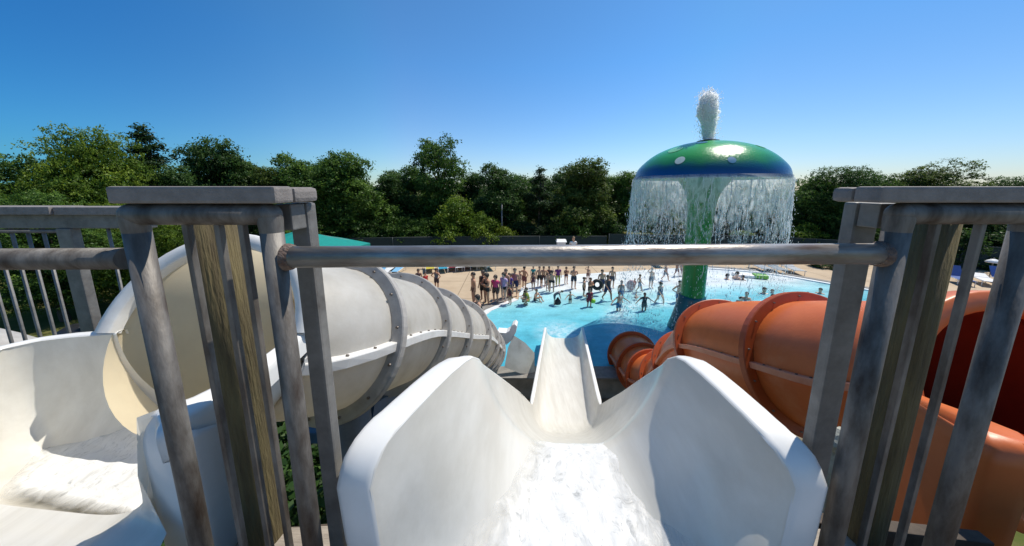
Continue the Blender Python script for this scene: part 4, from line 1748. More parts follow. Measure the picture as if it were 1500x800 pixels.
BELT = [
    ("dark tree filling the belt behind the twin-topped tree", "broad", 1, "dark", 470, 238, 38, 0, 1.3),
    ("mid green tree deep in the belt left of the tallest tree", "broad", 2, "mid", 605, 246, 40, 0, 1.3),
    ("dark tree deep in the belt just right of the tallest tree", "broad", 0, "dark", 690, 255, 40, 0, 1.3),
    ("mid green tree deep in the belt between the rounded tree and the cedar", "broad", 1, "mid", 765, 258, 39, 0, 1.3),
    ("dark tree deep in the belt right of the central cedar", "broad", 2, "dark", 822, 252, 40, 0, 1.3),
    ("dark tree behind the left edge of the falling water", "broad", 1, "dark", 890, 258, 41, 0, 1.3),
    ("olive tree in the gap behind the round-topped tree", "broad", 2, "olive", 345, 240, 34, -.5, 1.1),
    ("dark tree between the right post and the feathery tree", "near", 2, "dark", 1265, 258, 34, 0, 1.3),
    ("low dark tree in the gap right of the light green tree", "near", 1, "dark", 1440, 272, 33, 0, 1.3),
]
for t in BELT:
    tree("cedar_tree" if t[1] == "cedar" else "leafy_tree", *t)
SH = [
    ("sunlit yellow-green small tree below the tallest loose-branched tree", "shrub", 0, "bright", 668, 290, 29.5, -.2, .95),
    ("bright green bush right of the sunlit small tree, behind the dark fence", "shrub", 1, "bright", 706, 312, 29, -.2, .9),
    ("brownish bush beside the clipped bright hedge", "shrub", 0, "olive", 706, 328, 28.8, -.2, .9),
    ("dark bush below the twin-topped tree near the teal canopy", "shrub", 1, "mid", 590, 320, 29, -.2, 1.2),
    ("leafy bush left of the sunlit small tree", "shrub", 0, "mid", 630, 318, 30, -.2, 1.1),
    ("small green bush under the dark central cedar", "shrub", 1, "olive", 820, 318, 29.5, -.2, 1.0),
    ("leafy bush under the broad bushy tree left of the fountain", "shrub", 0, "mid", 845, 308, 29.5, -.2, 1.1),
    ("dark bush just left of the falling water", "shrub", 1, "dark", 893, 318, 29.5, -.2, 1.1),
    ("pale green bush glimpsed through the water right of the stem", "shrub", 0, "bright", 1090, 338, 31, -.2, 1.4),
    ("pale green bush at the right edge of the falling water", "shrub", 1, "bright", 1178, 328, 26, -.2, 1.0),
    ("dark bush low behind the loungers on the right", "shrub", 0, "dark", 1400, 335, 22.8, -.2, 1.2),
    ("dark bush at the far right behind the lounge chairs", "shrub", 1, "dark", 1468, 330, 22.4, -.2, 1.2),
    ("dark shrub on the ground below the grey tube, seen between the left posts", "shrub", 1, "dark", 425, 560, 5.6, -.85, 1.3),  # dark foliage added where shadow lies between the posts
    ("second dark shrub below the grey tube, nearer the platform", "shrub", 0, "dark", 405, 640, 4.4, -.85, 1.3),  # also added, to fill that gap as dark as shadow
    ("dark bush above the teal canopy edge", "shrub", 0, "dark", 540, 325, 28.5, -.6, 1.2),
    ("dark bush behind the left half of the teal canopy", "shrub", 1, "mid", 440, 318, 26, -.8, 1.4),
]
for t in SH:
    tree("leafy_bush", *t, group="bushes along the fence", tcat="bush")
# clipped hedge
V, tint = leaf_cloud([(0, 0, .75, 1.9, .7, .85), (-1, 0, .7, 1.1, .7, .8), (1, 0, .7, 1.1, .7, .8)], 5000, .10, 77)
hp = at_y(727, 352, 28.4)
me = crown_mesh("hedge", [(0, 0, .75, 1.7, .6, .9), (-1.0, 0, .7, .9, .6, .8), (1.0, 0, .7, .9, .6, .8)], 7000, .10, 77)
me.materials[0] = LEAF["fresh"]
o = bpy.data.objects.new("hedge", me)
col.objects.link(o)
o.location = (hp.x, hp.y, .62)
tag(o, "clipped bright lime hedge behind the fence right of the small trees", "hedge")
# thin pole by the hedge
mb = MB()
pp = at_y(735, 300, 29.4)
mb.tube([(pp.x, pp.y, -.5), (pp.x, pp.y, pp.z)], .07, 10, 0, True)
mb.tube([(pp.x, pp.y, pp.z), (pp.x, pp.y, pp.z + .12)], .04, 8)
tag(mb.build("light_pole", M["greypost"], loc=(pp.x, pp.y, -.5)), "thin grey pole rising behind the bright hedge", "pole")
# wood beyond
bl = []
rg = random.Random(3)
for i in range(170):
    a = rg.uniform(-1.28, 1.28)
    dd = rg.uniform(43, 52)
    bl.append((dd * math.sin(a) * 1.25, dd * math.cos(a) * .95 + 4, rg.uniform(.5, 4.6), rg.uniform(2.5, 4), rg.uniform(1.5, 2.5), rg.uniform(2.2, 3.2)))
me = crown_mesh("woods", bl, 190000, .21, 12)
me.materials[0] = LEAF["dark"]
o = bpy.data.objects.new("woods", me)
col.objects.link(o)
tag(o, "dense dark wood closing the view behind the trees", "wood", kind="stuff")

# ------------------------------------------------------------------ fences


def fence(label, pts, h, base):
    root = empty("screen_fence", (pts[0][0], pts[0][1], base))
    tag(root, label, "fence")
    for i, (a, b_) in enumerate(zip(pts[:-1], pts[1:])):
        mb = MB()
        mb.bar((a[0], a[1], base + h / 2), (b_[0], b_[1], base + h / 2), .02, h - .06)
        mb.build("screen", M["screen"], root)
        mb = MB()
        mb.tube([(a[0], a[1], base + h), (b_[0], b_[1], base + h)], .028, 8)
        mb.build("top_rail", M["darkpost"], root)
        n_ = max(1, int((Vector(b_) - Vector(a)).length / 4))
        for k in range(n_):
            p = Vector(a).lerp(Vector(b_), k / n_)
            mb = MB()
            mb.tube([(p.x, p.y - .05, base - .3), (p.x, p.y - .05, base + h + .04)], .035, 8)
            mb.build("post", M["darkpost"], root)


fence("dark screened fence running behind the pool deck left of the fountain", [(-16, 26.2), (-6, 27.2), (2.6, 27.5), (9, 27.5)], 1.55, -.03)
fence("dark screened fence behind the lounge chairs on the right", [(9.2, 27.5), (22, 26.5), (30, 23), (38, 20.5), (48, 18)], 1.75, -.03)

# ------------------------------------------------------------------ teal shade canopy
ap = at_y(438, 337, 17.5)
root = empty("shade_canopy", (ap.x, ap.y, -.03))
tag(root, "large teal fabric shade canopy with faceted panels behind the left railing panel", "canopy")
mb = MB()
er = [(ap.x + 3.9 * math.cos(2 * PI * (k + .35) / 6), ap.y + 3.3 * math.sin(2 * PI * (k + .35) / 6), ap.z - 1.02) for k in range(6)]
mid = [tuple(Vector(ap).lerp(Vector(e_), .5) + Vector((0, 0, -.06))) for e_ in er]
vs = [tuple(ap)] + mid + er
mb.add(vs, [(0, 1 + k, 1 + (k + 1) % 6) for k in range(6)] + [(1 + k, 7 + k, 7 + (k + 1) % 6, 1 + (k + 1) % 6) for k in range(6)], 0, False)
low = [(e_[0], e_[1], e_[2] - .22) for e_ in er]
mb.add(er + low, [(k, (k + 1) % 6, 6 + (k + 1) % 6, 6 + k) for k in range(6)], 0, False)
mb.build("fabric", M["teal"], root)
mb = MB()
mb.tube([(ap.x, ap.y, -.03), (ap.x, ap.y, ap.z - .02)], .08, 12)
mb.build("pole", M["galvlight"], root)
for e_ in er:
    mb = MB()
    mb.tube([(ap.x, ap.y, ap.z - .08), (e_[0], e_[1], e_[2] - .05)], .025, 8)
    mb.build("rib", M["galvlight"], root)

# small things behind the deck on the far right and centre
wp = at_y(822, 351, 25.4)
root = empty("storage_box", (wp.x, wp.y, -.03))
tag(root, "small white box with a sloping lid by the fence, left of the person in white", "box")
mb = MB()
mb.box((wp.x - .36, wp.y - .3, -.03), (wp.x + .36, wp.y + .3, wp.z - .2), bev=.03)
mb.build("body", M["white"], root)
mb = MB()
mb.loft([[(wp.x - .45, wp.y - .34, wp.z - .18), (wp.x + .45, wp.y - .34, wp.z - .18), (wp.x + .45, wp.y + .34, wp.z - .18), (wp.x - .45, wp.y + .34, wp.z - .18)],
         [(wp.x - .36, wp.y + .0, wp.z), (wp.x + .42, wp.y + .0, wp.z), (wp.x + .42, wp.y + .3, wp.z), (wp.x - .36, wp.y + .3, wp.z)]], 0, True, True, smooth=False)
mb.build("lid", M["white"], root)

up_ = at_y(1456, 380, 19)
root = empty("white_umbrella", (up_.x, up_.y, -.03))
tag(root, "small white umbrella behind the loungers at the far right", "umbrella")
mb = MB()
mb.lathe([(0, .24), (.12, .20), (.25, .11), (.34, 0), (.31, -.02), (0, .18)], 12, 0, (up_.x, up_.y, up_.z - .2))
mb.build("canopy", M["white"], root)
mb = MB()
mb.tube([(up_.x, up_.y, -.03), (up_.x, up_.y, up_.z + .1)], .03, 8)
mb.build("pole", M["galvlight"], root)

# dark covered bundle beyond the left railing
bp_ = at_z(135, 497, GZ)
root = empty("covered_bundle", (bp_.x, bp_.y, GZ))
tag(root, "dark covered bundle with a shiny silver top on the ground beyond the left railing", "bundle")
mb = MB()
rr = []
for z, s_ in ((0, 1), (.25, 1.05), (.5, .95), (.68, .7), (.74, .25)):
    rr.append([(bp_.x + (1.25 + .18 * fbm(math.cos(2 * PI * k / 22) * 2, math.sin(2 * PI * k / 22) * 2, z)) * s_ * math.cos(2 * PI * k / 22), bp_.y + (.7 + .1 * fbm(k * .5, z)) * s_ * math.sin(2 * PI * k / 22), GZ + z) for k in range(22)])
mb.loft(rr, 0, True, True)
mb.build("cover", M["black"], root)
mb = MB()
vs = []
for j in range(9):
    for i in range(12):
        x, y = bp_.x + .1 + .7 * i / 11, bp_.y - .45 + .6 * j / 8
        vs.append((x, y, GZ + .80 + .06 * fbm(x * 4, y * 4, 1)))
mb.add(vs, [(j * 12 + i, j * 12 + i + 1, (j + 1) * 12 + i + 1, (j + 1) * 12 + i) for j in range(8) for i in range(11)], 0, True)
mb.build("silver_sheet", M["foil"], root)
# ------------------------------------------------------------------ lounge chairs and towels


def lounge_chair(label, px, py, d, yaw, colr, flat=False):
    x = at_z(px, py, -.03).x
    d = at_z(px, py, -.03).y
    root = empty("lounge_chair", (x, d, -.03), False)
    root.rotation_euler = (0, 0, yaw)
    tag(root, label, "lounge chair", "lounge chairs around the pool deck")
    key = tuple(colr)
    if key not in CHM:
        CHM[key] = two_tone("sling_fabric", colr)
    for s_ in (-1, 1):
        mb = MB()
        mb.tube([(s_ * .32, -.95, .34), (s_ * .32, .95, .34)], .022, 8)
        mb.build("side_rail", M["metalwhite"], root)
        for y_ in (-.8, .7):
            mb = MB()
            mb.tube([(s_ * .32, y_, 0), (s_ * .32, y_, .33)], .02, 8)
            mb.build("leg", M["metalwhite"], root)
    mb = MB()
    mb.box((-.30, -.93, .345), (.30, .33, .37), bev=.008)
    mb.build("seat", CHM[key], root)
    mb = MB()
    hgt = .15 if flat else .62
    mb.bar((0, .34, .37), (0, .34 + (.62 if flat else .42), .37 + hgt), .60, .03, bev=.008, up=Vector((0, -.3, 1)))
    mb.build("backrest", CHM[key], root)
    return root


CHM = {}
BLUE, NAVY, WHT, MAR, YEL, GRY = (.05, .25, .50), (.02, .08, .30), (.72, .72, .72), (.35, .03, .06), (.55, .45, .05), (.30, .33, .36)
CH = [
    ("pale blue lounge chair nearest the grey tube, leftmost of the far row", 558, 402, 20.6, .2, (.16, .40, .62)),
    ("white lounge chair beside the pale blue one at the left of the far row", 572, 401, 20.8, .1, WHT),
    ("upright pale blue lounge chair second from the left group by the tube", 583, 400, 20.9, .0, (.2, .45, .68)),
    ("yellow-towelled lounge chair between the people in red and grey", 630, 396, 21.9, .3, YEL),
    ("teal blue lounge chair right of the man in grey with his arm out", 648, 396, 22.0, .3, (.02, .28, .42)),
    ("maroon lounge chair right of the teal blue chair in the far row", 662, 394, 22.3, .3, MAR),
    ("white lounge chair in the middle of the far row left of the crowd", 672, 394, 22.4, .3, WHT),
    ("second maroon lounge chair in the far row, between white chairs", 681, 393, 22.6, .3, (.42, .05, .09)),
    ("blue lounge chair near the right end of the far left row", 693, 392, 22.9, .3, BLUE),
    ("white lounge chair with green cushion near the end of the far row", 702, 392, 23.0, .3, (.5, .62, .35)),
    ("last teal lounge chair of the far left row, above the standing tall man", 716, 393, 22.7, .3, (.02, .3, .44)),
    ("blue lounge chair between post and baluster of the right railing panel", 1402, 414, 18.3, -.6, NAVY),
    ("low white flat lounger between the two blue chairs on the right", 1440, 416, 18.2, -.7, WHT, True),
    ("blue lounge chair at the far right beside the outer post", 1468, 416, 18.2, -.6, (.025, .10, .36)),
    ("grey lounge chair behind the falling water at the right of the stem", 1112, 396, 22.8, -.2, GRY, True),
    ("grey lounge chair on the deck right of the falling water drips", 1135, 398, 22.2, -.25, (.24, .27, .30), True),
    ("pale grey lounge chair nearest the dark planting right of the fountain", 1160, 399, 22.0, -.3, (.38, .4, .42), True),
    ("blue lounge chair seen left of the green stem under the guard bar", 960, 388, 23.6, .0, BLUE, True),
]
for c in CH:
    lounge_chair(*c)

# dark low planting by the deck, right of the fountain
for i, (px_, py_, s_, lab) in enumerate(((1200, 399, 1.0, "dark low shrub at the pool edge deck right of the fountain, left one"), (1228, 403, 1.15, "dark low shrub at the pool deck touching the wide square post"))):
    d = 430 * 6 / (py_ - HOR)
    tree("low_shrub", lab, "shrub", i, "dark", px_, py_ - 22, d + 1.2, -.05, 1.6, group="low shrubs at the deck edge", tcat="shrub")

# ------------------------------------------------------------------ people
SKIN_COLS = {"pale": (.70, .46, .35), "tan": (.58, .33, .215), "brown": (.36, .19, .12), "dark": (.11, .056, .036), "bronze": (.50, .25, .145)}
SKM = {k: mat("skin_" + k, c, tuple(q * .88 for q in c), 9, rough=.5) for k, c in SKIN_COLS.items()}
CLOTH = {}


def cloth(c):
    if c not in CLOTH:
        CLOTH[c] = mat("swim_fabric", c, tuple(q * .75 for q in c), 20, rough=.75)
    return CLOTH[c]


HAIRM = {"dark": mat("dark_hair", (.02, .014, .010), (.035, .022, .015), 30, rough=.6), "brown": mat("brown_hair", (.07, .04, .02), (.045, .025, .014), 30, rough=.6), "fair": mat("fair_hair", (.30, .20, .09), (.22, .14, .06), 30, rough=.6)}


def skeleton(pose):
    """joints for a 1.70 m figure facing -Y; returns dict of joints and list of (a, b) bones with radii"""
    J = {"pelvis": (0, 0, .92), "waist": (0, .0, 1.06), "chest": (0, .0, 1.26), "neck": (0, .01, 1.43), "head0": (0, .0, 1.52), "head": (0, -.005, 1.62)}
    for s_, S in ((-1, "R"), (1, "L")):
        J["hip" + S] = (s_ * .095, 0, .88)
        J["knee" + S] = (s_ * .105, -.01, .49)
        J["ankle" + S] = (s_ * .105, .02, .085)
        J["toe" + S] = (s_ * .125, -.13, .03)
        J["sho" + S] = (s_ * .175, .0, 1.375)
        J["elb" + S] = (s_ * .225, .03, 1.10)
        J["wri" + S] = (s_ * .235, -.03, .86)
        J["hand" + S] = (s_ * .235, -.055, .78)

    def arm(S, e, w_, h_):
        J["elb" + S], J["wri" + S], J["hand" + S] = e, w_, h_
    if pose == "stand":
        pass
    elif pose == "walk":
        J["kneeL"], J["ankleL"], J["toeL"] = (.10, -.16, .50), (.105, -.20, .10), (.115, -.35, .05)
        J["kneeR"], J["ankleR"], J["toeR"] = (-.10, .06, .49), (-.105, .24, .15), (-.11, .13, .03)
        arm("L", (.24, .16, 1.12), (.24, .12, .88), (.235, .10, .80))
        arm("R", (-.24, -.10, 1.11), (-.22, -.26, .92), (-.21, -.32, .86))
    elif pose == "crossed":
        arm("L", (.23, -.06, 1.12), (.02, -.19, 1.19), (-.06, -.20, 1.21))
        arm("R", (-.23, -.06, 1.12), (-.02, -.22, 1.16), (.06, -.22, 1.18))
    elif pose == "hips":
        arm("L", (.36, .07, 1.14), (.20, -.03, .99), (.155, -.07, .95))
        arm("R", (-.36, .07, 1.14), (-.20, -.03, .99), (-.155, -.07, .95))
    elif pose == "armup":
        arm("R", (-.36, -.03, 1.47), (-.20, -.06, 1.66), (-.14, -.07, 1.70))
    elif pose == "armsout":
        arm("L", (.40, -.03, 1.20), (.58, -.10, 1.06), (.64, -.13, 1.01))
        arm("R", (-.40, -.03, 1.20), (-.58, -.10, 1.06), (-.64, -.13, 1.01))
    elif pose == "bend":
        J.update({"waist": (0, -.09, 1.02), "chest": (0, -.27, 1.12), "neck": (0, -.42, 1.20), "head0": (0, -.49, 1.24), "head": (0, -.57, 1.27)})
        for s_, S in ((-1, "R"), (1, "L")):
            J["sho" + S] = (s_ * .17, -.37, 1.17)
            arm(S, (s_ * .21, -.42, .90), (s_ * .17, -.48, .68), (s_ * .165, -.50, .60))
    elif pose in ("sit", "crouch"):
        dz = -.78 if pose == "sit" else -.60
        for k in ("pelvis", "waist", "chest", "neck", "head0", "head", "shoL", "shoR", "hipL", "hipR", "elbL", "elbR"):
            J[k] = (J[k][0], J[k][1] - (.10 if k in ("chest", "neck", "head0", "head", "shoL", "shoR", "elbL", "elbR") else 0), J[k][2] + dz)
        for s_, S in ((-1, "R"), (1, "L")):
            if pose == "sit":
                J["knee" + S], J["ankle" + S], J["toe" + S] = (s_ * .14, -.36, .36), (s_ * .13, -.52, .07), (s_ * .14, -.66, .05)
            else:
                J["knee" + S], J["ankle" + S], J["toe" + S] = (s_ * .16, -.36, .44), (s_ * .12, -.05, .085), (s_ * .14, -.20, .03)
            J["elb" + S] = (s_ * .25, -.20, J["sho" + S][2] - .26)
            J["wri" + S] = (s_ * .16, -.38, J["elb" + S][2] + .02)
            J["hand" + S] = (s_ * .13, -.45, J["elb" + S][2] + .03)
    return J


RAD = {"pelvis": .128, "waist": .115, "chest": .135, "neck": .052, "head0": .072, "head": .098, "hip": .088, "knee": .056, "ankle": .038, "toe": .030, "sho": .060, "elb": .040, "wri": .027, "hand": .030}
PROTO = {}


def person_mesh(pose):
    if pose in PROTO:
        return PROTO[pose]
    J = skeleton(pose)
    names = list(J)
    bones = [("pelvis", "waist"), ("waist", "chest"), ("chest", "neck"), ("neck", "head0"), ("head0", "head")]
    for S in "LR":
        bones += [("pelvis", "hip" + S), ("hip" + S, "knee" + S), ("knee" + S, "ankle" + S), ("ankle" + S, "toe" + S), ("chest", "sho" + S), ("sho" + S, "elb" + S), ("elb" + S, "wri" + S), ("wri" + S, "hand" + S)]
    verts = [Vector(J[k]) for k in names]
    rads = [RAD[k.rstrip("LR") if k not in RAD else k] for k in names]
    ix = {k: i for i, k in enumerate(names)}
    edges = [(ix[a], ix[b_]) for a, b_ in bones]
    roots = [ix["pelvis"]]
    for S, s_ in (("R", -1), ("L", 1)):
        h, w_ = Vector(J["hand" + S]), Vector(J["wri" + S])
        d = (h - w_).normalized()
        side = d.cross(Vector((0, 1, 0)) if abs(d.y) < .8 else Vector((0, 0, 1))).normalized()
        pn = d.cross(side).normalized()
        for fI, (off, ln) in enumerate(((-.024, .060), (-.008, .072), (.009, .068), (.025, .052), (-.03, .045))):
            o = len(verts)
            if fI < 4:
                b0 = h + side * off * .8
                p1 = b0 + d * (.02 + ln * .5) + side * off * .15
                p2 = b0 + d * (.015 + ln * .95) + side * off * .2 + pn * .018
            else:
                b0 = h - d * .02 + side * off * .6
                p1 = b0 + side * -.025 + d * .02
                p2 = p1 + d * .03 + side * -.004
            verts += [b0, p1, p2]
            rads += [.0095, .0085, .007]
            edges += [(o, o + 1), (o + 1, o + 2)]
            roots.append(o)
    # nose and ears as small islands of the same body
    hd, h0 = Vector(J["head"]), Vector(J["head0"])
    upv = (hd - h0).normalized()
    fw = Vector((0, -1, 0))
    fw = (fw - upv * fw.dot(upv)).normalized() if abs(upv.y) < .9 else Vector((0, -.3, -1)).normalized()
    rt = fw.cross(upv).normalized()
    me = bpy.data.meshes.new("person")
    me.from_pydata([tuple(v_) for v_ in verts], edges, [])
    ob = bpy.data.objects.new("person", me)
    col.objects.link(ob)
    ob.modifiers.new("Skin", 'SKIN')
    if not me.skin_vertices:
        raise RuntimeError("no skin layer")
    sv = me.skin_vertices[0].data
    for i, r_ in enumerate(rads):
        sv[i].radius = (r_, r_ * (.80 if names[i] in ("pelvis", "waist", "chest") else 1)) if i < len(names) else (r_, r_)
        sv[i].use_root = i in roots
    ss = ob.modifiers.new("Subdivision", 'SUBSURF')
    ss.levels = ss.render_levels = 2
    dg = bpy.context.evaluated_depsgraph_get()
    dg.update()
    ev = ob.evaluated_get(dg)
    body = bpy.data.meshes.new_from_object(ev)
    bpy.data.objects.remove(ob)
    nbody = len(body.polygons)
    # the head, with brow, nose, mouth, chin, eyes and ears, set on the neck of the same mesh
    hb = MB()
    hb.add([v_.co for v_ in body.vertices], [tuple(p.vertices) for p in body.polygons], 0, True)

    def head_pt(lat, lon, k=1.0):
        """lat from -pi/2 chin to pi/2 crown, lon 0 = face"""
        cz, cx_, cy_ = math.sin(lat), math.cos(lat) * math.sin(lon), math.cos(lat) * math.cos(lon)
        x, y, z = .077 * cx_, .098 * cy_, .118 * cz
        low = max(0, -cz)
        x *= 1 - .30 * low
        y *= 1 - (.16 * low if cy_ > 0 else .38 * low)
        if cy_ > 0:
            front = max(0, cy_) ** 6
            nose = math.exp(-((cz + .16) / .15) ** 2) * math.exp(-(lon / .20) ** 2)
            brow = math.exp(-((cz - .13) / .09) ** 2) * front
            eye = math.exp(-((cz - .0) / .08) ** 2) * math.exp(-((abs(lon) - .42) / .17) ** 2)
            mouth = math.exp(-((cz + .50) / .05) ** 2) * math.exp(-(lon / .30) ** 2)
            chin = math.exp(-((cz + .82) / .14) ** 2) * math.exp(-(lon / .4) ** 2)
            y += .026 * nose + .006 * brow - .010 * eye - .006 * mouth + .008 * chin
        return hd + (rt * x + fw * y + upv * (z - .002)) * k
    la = [-PI / 2 + PI * j / 20 for j in range(21)]
    rings = [[head_pt(l_, 2 * PI * k / 28) for k in range(28)] for l_ in la]
    hb.loft(rings, 0, True)
    for s_ in (-1, 1):
        hb.sphere(hd + rt * s_ * .034 + fw * .083 + upv * .0, .011, 1, 8, 6, (1.2, 1, .8))
        hb.sphere(hd + rt * s_ * .076 - fw * .008 - upv * .012, .026, 0, 8, 6, (.35, .7, 1.1))
    hb.tube([head_pt(-.52, -.24) + fw * .0015, head_pt(-.53, 0) + fw * .002, head_pt(-.52, .24) + fw * .0015], .004, 5, 2)
    bpy.data.meshes.remove(body)
    ob = hb.build("person", [SKM["tan"], HAIRM["dark"], mat("lips", (.30, .10, .09), None, rough=.5)])
    body = ob.data
    bpy.data.objects.remove(ob)
    hands = [Vector(J["handR"]), Vector(J["handL"])]
    # nearest-bone labels for clothing
    segs = [(a, b_, Vector(J[a]), Vector(J[b_])) for a, b_ in bones]

    def label_of(c):
        best, bd, bt = None, 9, 0
        for a, b_, pa, pb in segs:
            ab = pb - pa
            t = max(0, min(1, (c - pa).dot(ab) / ab.length_squared))
            dd = (c - (pa + ab * t)).length / (RAD[a.rstrip("LR") if a not in RAD else a] * (1 - t) + RAD[b_.rstrip("LR") if b_ not in RAD else b_] * t)
            if dd < bd:
                best, bd, bt = (a, b_), dd, t
        return best, bt
    lab = []
    for i, p in enumerate(body.polygons):
        if i >= nbody:
            lab.append((("none", "none"), 0))
        elif min((p.center - h_).length for h_ in hands) < .125 and min((p.center - (pa + (pb - pa) * max(0, min(1, (p.center - pa).dot(pb - pa) / (pb - pa).length_squared)))).length for a_, b_, pa, pb in segs if (a_, b_) in (("pelvis", "waist"), ("hipL", "kneeL"), ("hipR", "kneeR"), ("pelvis", "hipL"), ("pelvis", "hipR"), ("waist", "chest"))) > .098:
            lab.append((("wri", "hand"), 0))
        else:
            lab.append(label_of(p.center))

    def hair_mesh(long_):
        m_ = MB()
        rr = []
        for k in range(29):
            lon = 2 * PI * k / 28
            c_ = math.cos(lon)
            lo_ = lerp(-.35, .62, (c_ + 1) / 2) if not long_ else (lerp(-1.0, .60, max(0, (c_ + .2) / 1.2)) if c_ > -.2 else -1.0)
            rr.append([head_pt(lerp(lo_, PI / 2 - .01, j / 8), lon) + (head_pt(lerp(lo_, PI / 2 - .01, j / 8), lon) - hd).normalized() * (.015 + (.010 if long_ else .004) * (1 - c_) + .007 * fbm(lon * 2, j * .6, 3)) - upv * (.05 * (1 - j / 8) ** 2 * (1 - c_) / 2 if long_ else 0) for j in range(9)])
        m_.loft(rr, 0, False)
        m_.loft([list(reversed([p_ - (p_ - hd).normalized() * .012 for p_ in q_])) for q_ in rr], 0, False)
        o_ = m_.build("hair", HAIRM["dark"])
        me_ = o_.data
        bpy.data.objects.remove(o_)
        return me_

    def piece(name, test, off):
        sel = [p for p, l_ in zip(body.polygons, lab) if l_[0][0] != 'none' and l_[0][0] != 'wri' and test(p, l_)]
        used = sorted({i for p in sel for i in p.vertices})
        mp = {i: k for k, i in enumerate(used)}
        m_ = bpy.data.meshes.new(name)
        m_.from_pydata([tuple(body.vertices[i].co + body.vertices[i].normal * off) for i in used], [], [tuple(mp[i] for i in p.vertices) for p in sel])
        m_.polygons.foreach_set("use_smooth", [True] * len(m_.polygons))
        m_.materials.append(SKM["tan"])
        return m_

    def is_low(b_):
        return b_[0] == "pelvis" or b_[1] == "pelvis"
    out = {
        "body": body,
        "hair": hair_mesh(False),
        "long_hair": hair_mesh(True),
        "shorts": piece("shorts", lambda p, l_: (l_[0][0] == "pelvis" and l_[0][1].startswith("hip")) or (l_[0] == ("pelvis", "waist") and l_[1] < .55) or (l_[0][0].startswith("hip") and l_[1] < .72), .016),
        "trunks": piece("trunks", lambda p, l_: (l_[0][0] == "pelvis" and l_[0][1].startswith("hip")) or (l_[0] == ("pelvis", "waist") and l_[1] < .45) or (l_[0][0].startswith("hip") and l_[1] < .26), .010),
        "leggings": piece("leggings", lambda p, l_: (l_[0][0] == "pelvis" and l_[0][1].startswith("hip")) or (l_[0] == ("pelvis", "waist") and l_[1] < .55) or l_[0][0].startswith("hip") or (l_[0][0].startswith("knee") and l_[1] < .8), .009),
        "shirt": piece("shirt", lambda p, l_: l_[0] in (("pelvis", "waist"), ("waist", "chest")) or l_[0][1].startswith("sho") or (l_[0] == ("chest", "neck") and l_[1] < .6) or (l_[0][0].startswith("sho") and l_[1] < .5), .014),
        "tank": piece("tank_top", lambda p, l_: l_[0] in (("pelvis", "waist"), ("waist", "chest")) or (l_[0] == ("chest", "neck") and l_[1] < .5) or (l_[0][1].startswith("sho") and l_[1] < .55), .012),
        "bra": piece("bikini_top", lambda p, l_: l_[0] == ("waist", "chest") and l_[1] > .55 or (l_[0] == ("chest", "neck") and l_[1] < .15), .012),
        "suit": piece("swimsuit", lambda p, l_: l_[0] in (("pelvis", "waist"), ("waist", "chest")) or (l_[0] == ("chest", "neck") and l_[1] < .3) or (l_[0][0] == "pelvis" and l_[0][1].startswith("hip")) or (l_[0][0].startswith("hip") and l_[1] < .15), .011),
    }
    PROTO[pose] = out
    return out


def person(label, px, head, feet, pose, skin, yaw, hair, clothes, sub=0.0, z0=0.0, bulk=1.0, group="people in and around the pool"):
    ft = at_z(px, feet, z0)
    x, d = ft.x, ft.y
    vis = at_y(px, head, d).z - z0
    P = person_mesh(pose)
    top = max(v_.co.z for v_ in P["body"].vertices)
    h = vis / (1 - sub)
    s = h / top
    o = bpy.data.objects.new("person", P["body"])
    col.objects.link(o)
    o.location = (x, d, z0 - h * sub)
    o.scale = (s * bulk * 1.14, s * bulk * 1.14, s)
    o.rotation_euler = (0, 0, yaw)
    tag(o, label, "person", group)

    def child(name, me, m_):
        c = bpy.data.objects.new(name, me)
        col.objects.link(c)
        c.parent = o
        c.material_slots[0].link = 'OBJECT'
        c.material_slots[0].material = m_
    o.material_slots[0].link = 'OBJECT'
    o.material_slots[0].material = SKM[skin]
    if hair:
        long_ = hair.endswith("L")
        child("hair", P["long_hair" if long_ else "hair"], HAIRM[hair.rstrip("L")])
    for k, c in clothes:
        child({"tank": "tank_top", "bra": "bikini_top", "suit": "swimsuit"}.get(k, k), P[k], cloth(c))
    return o


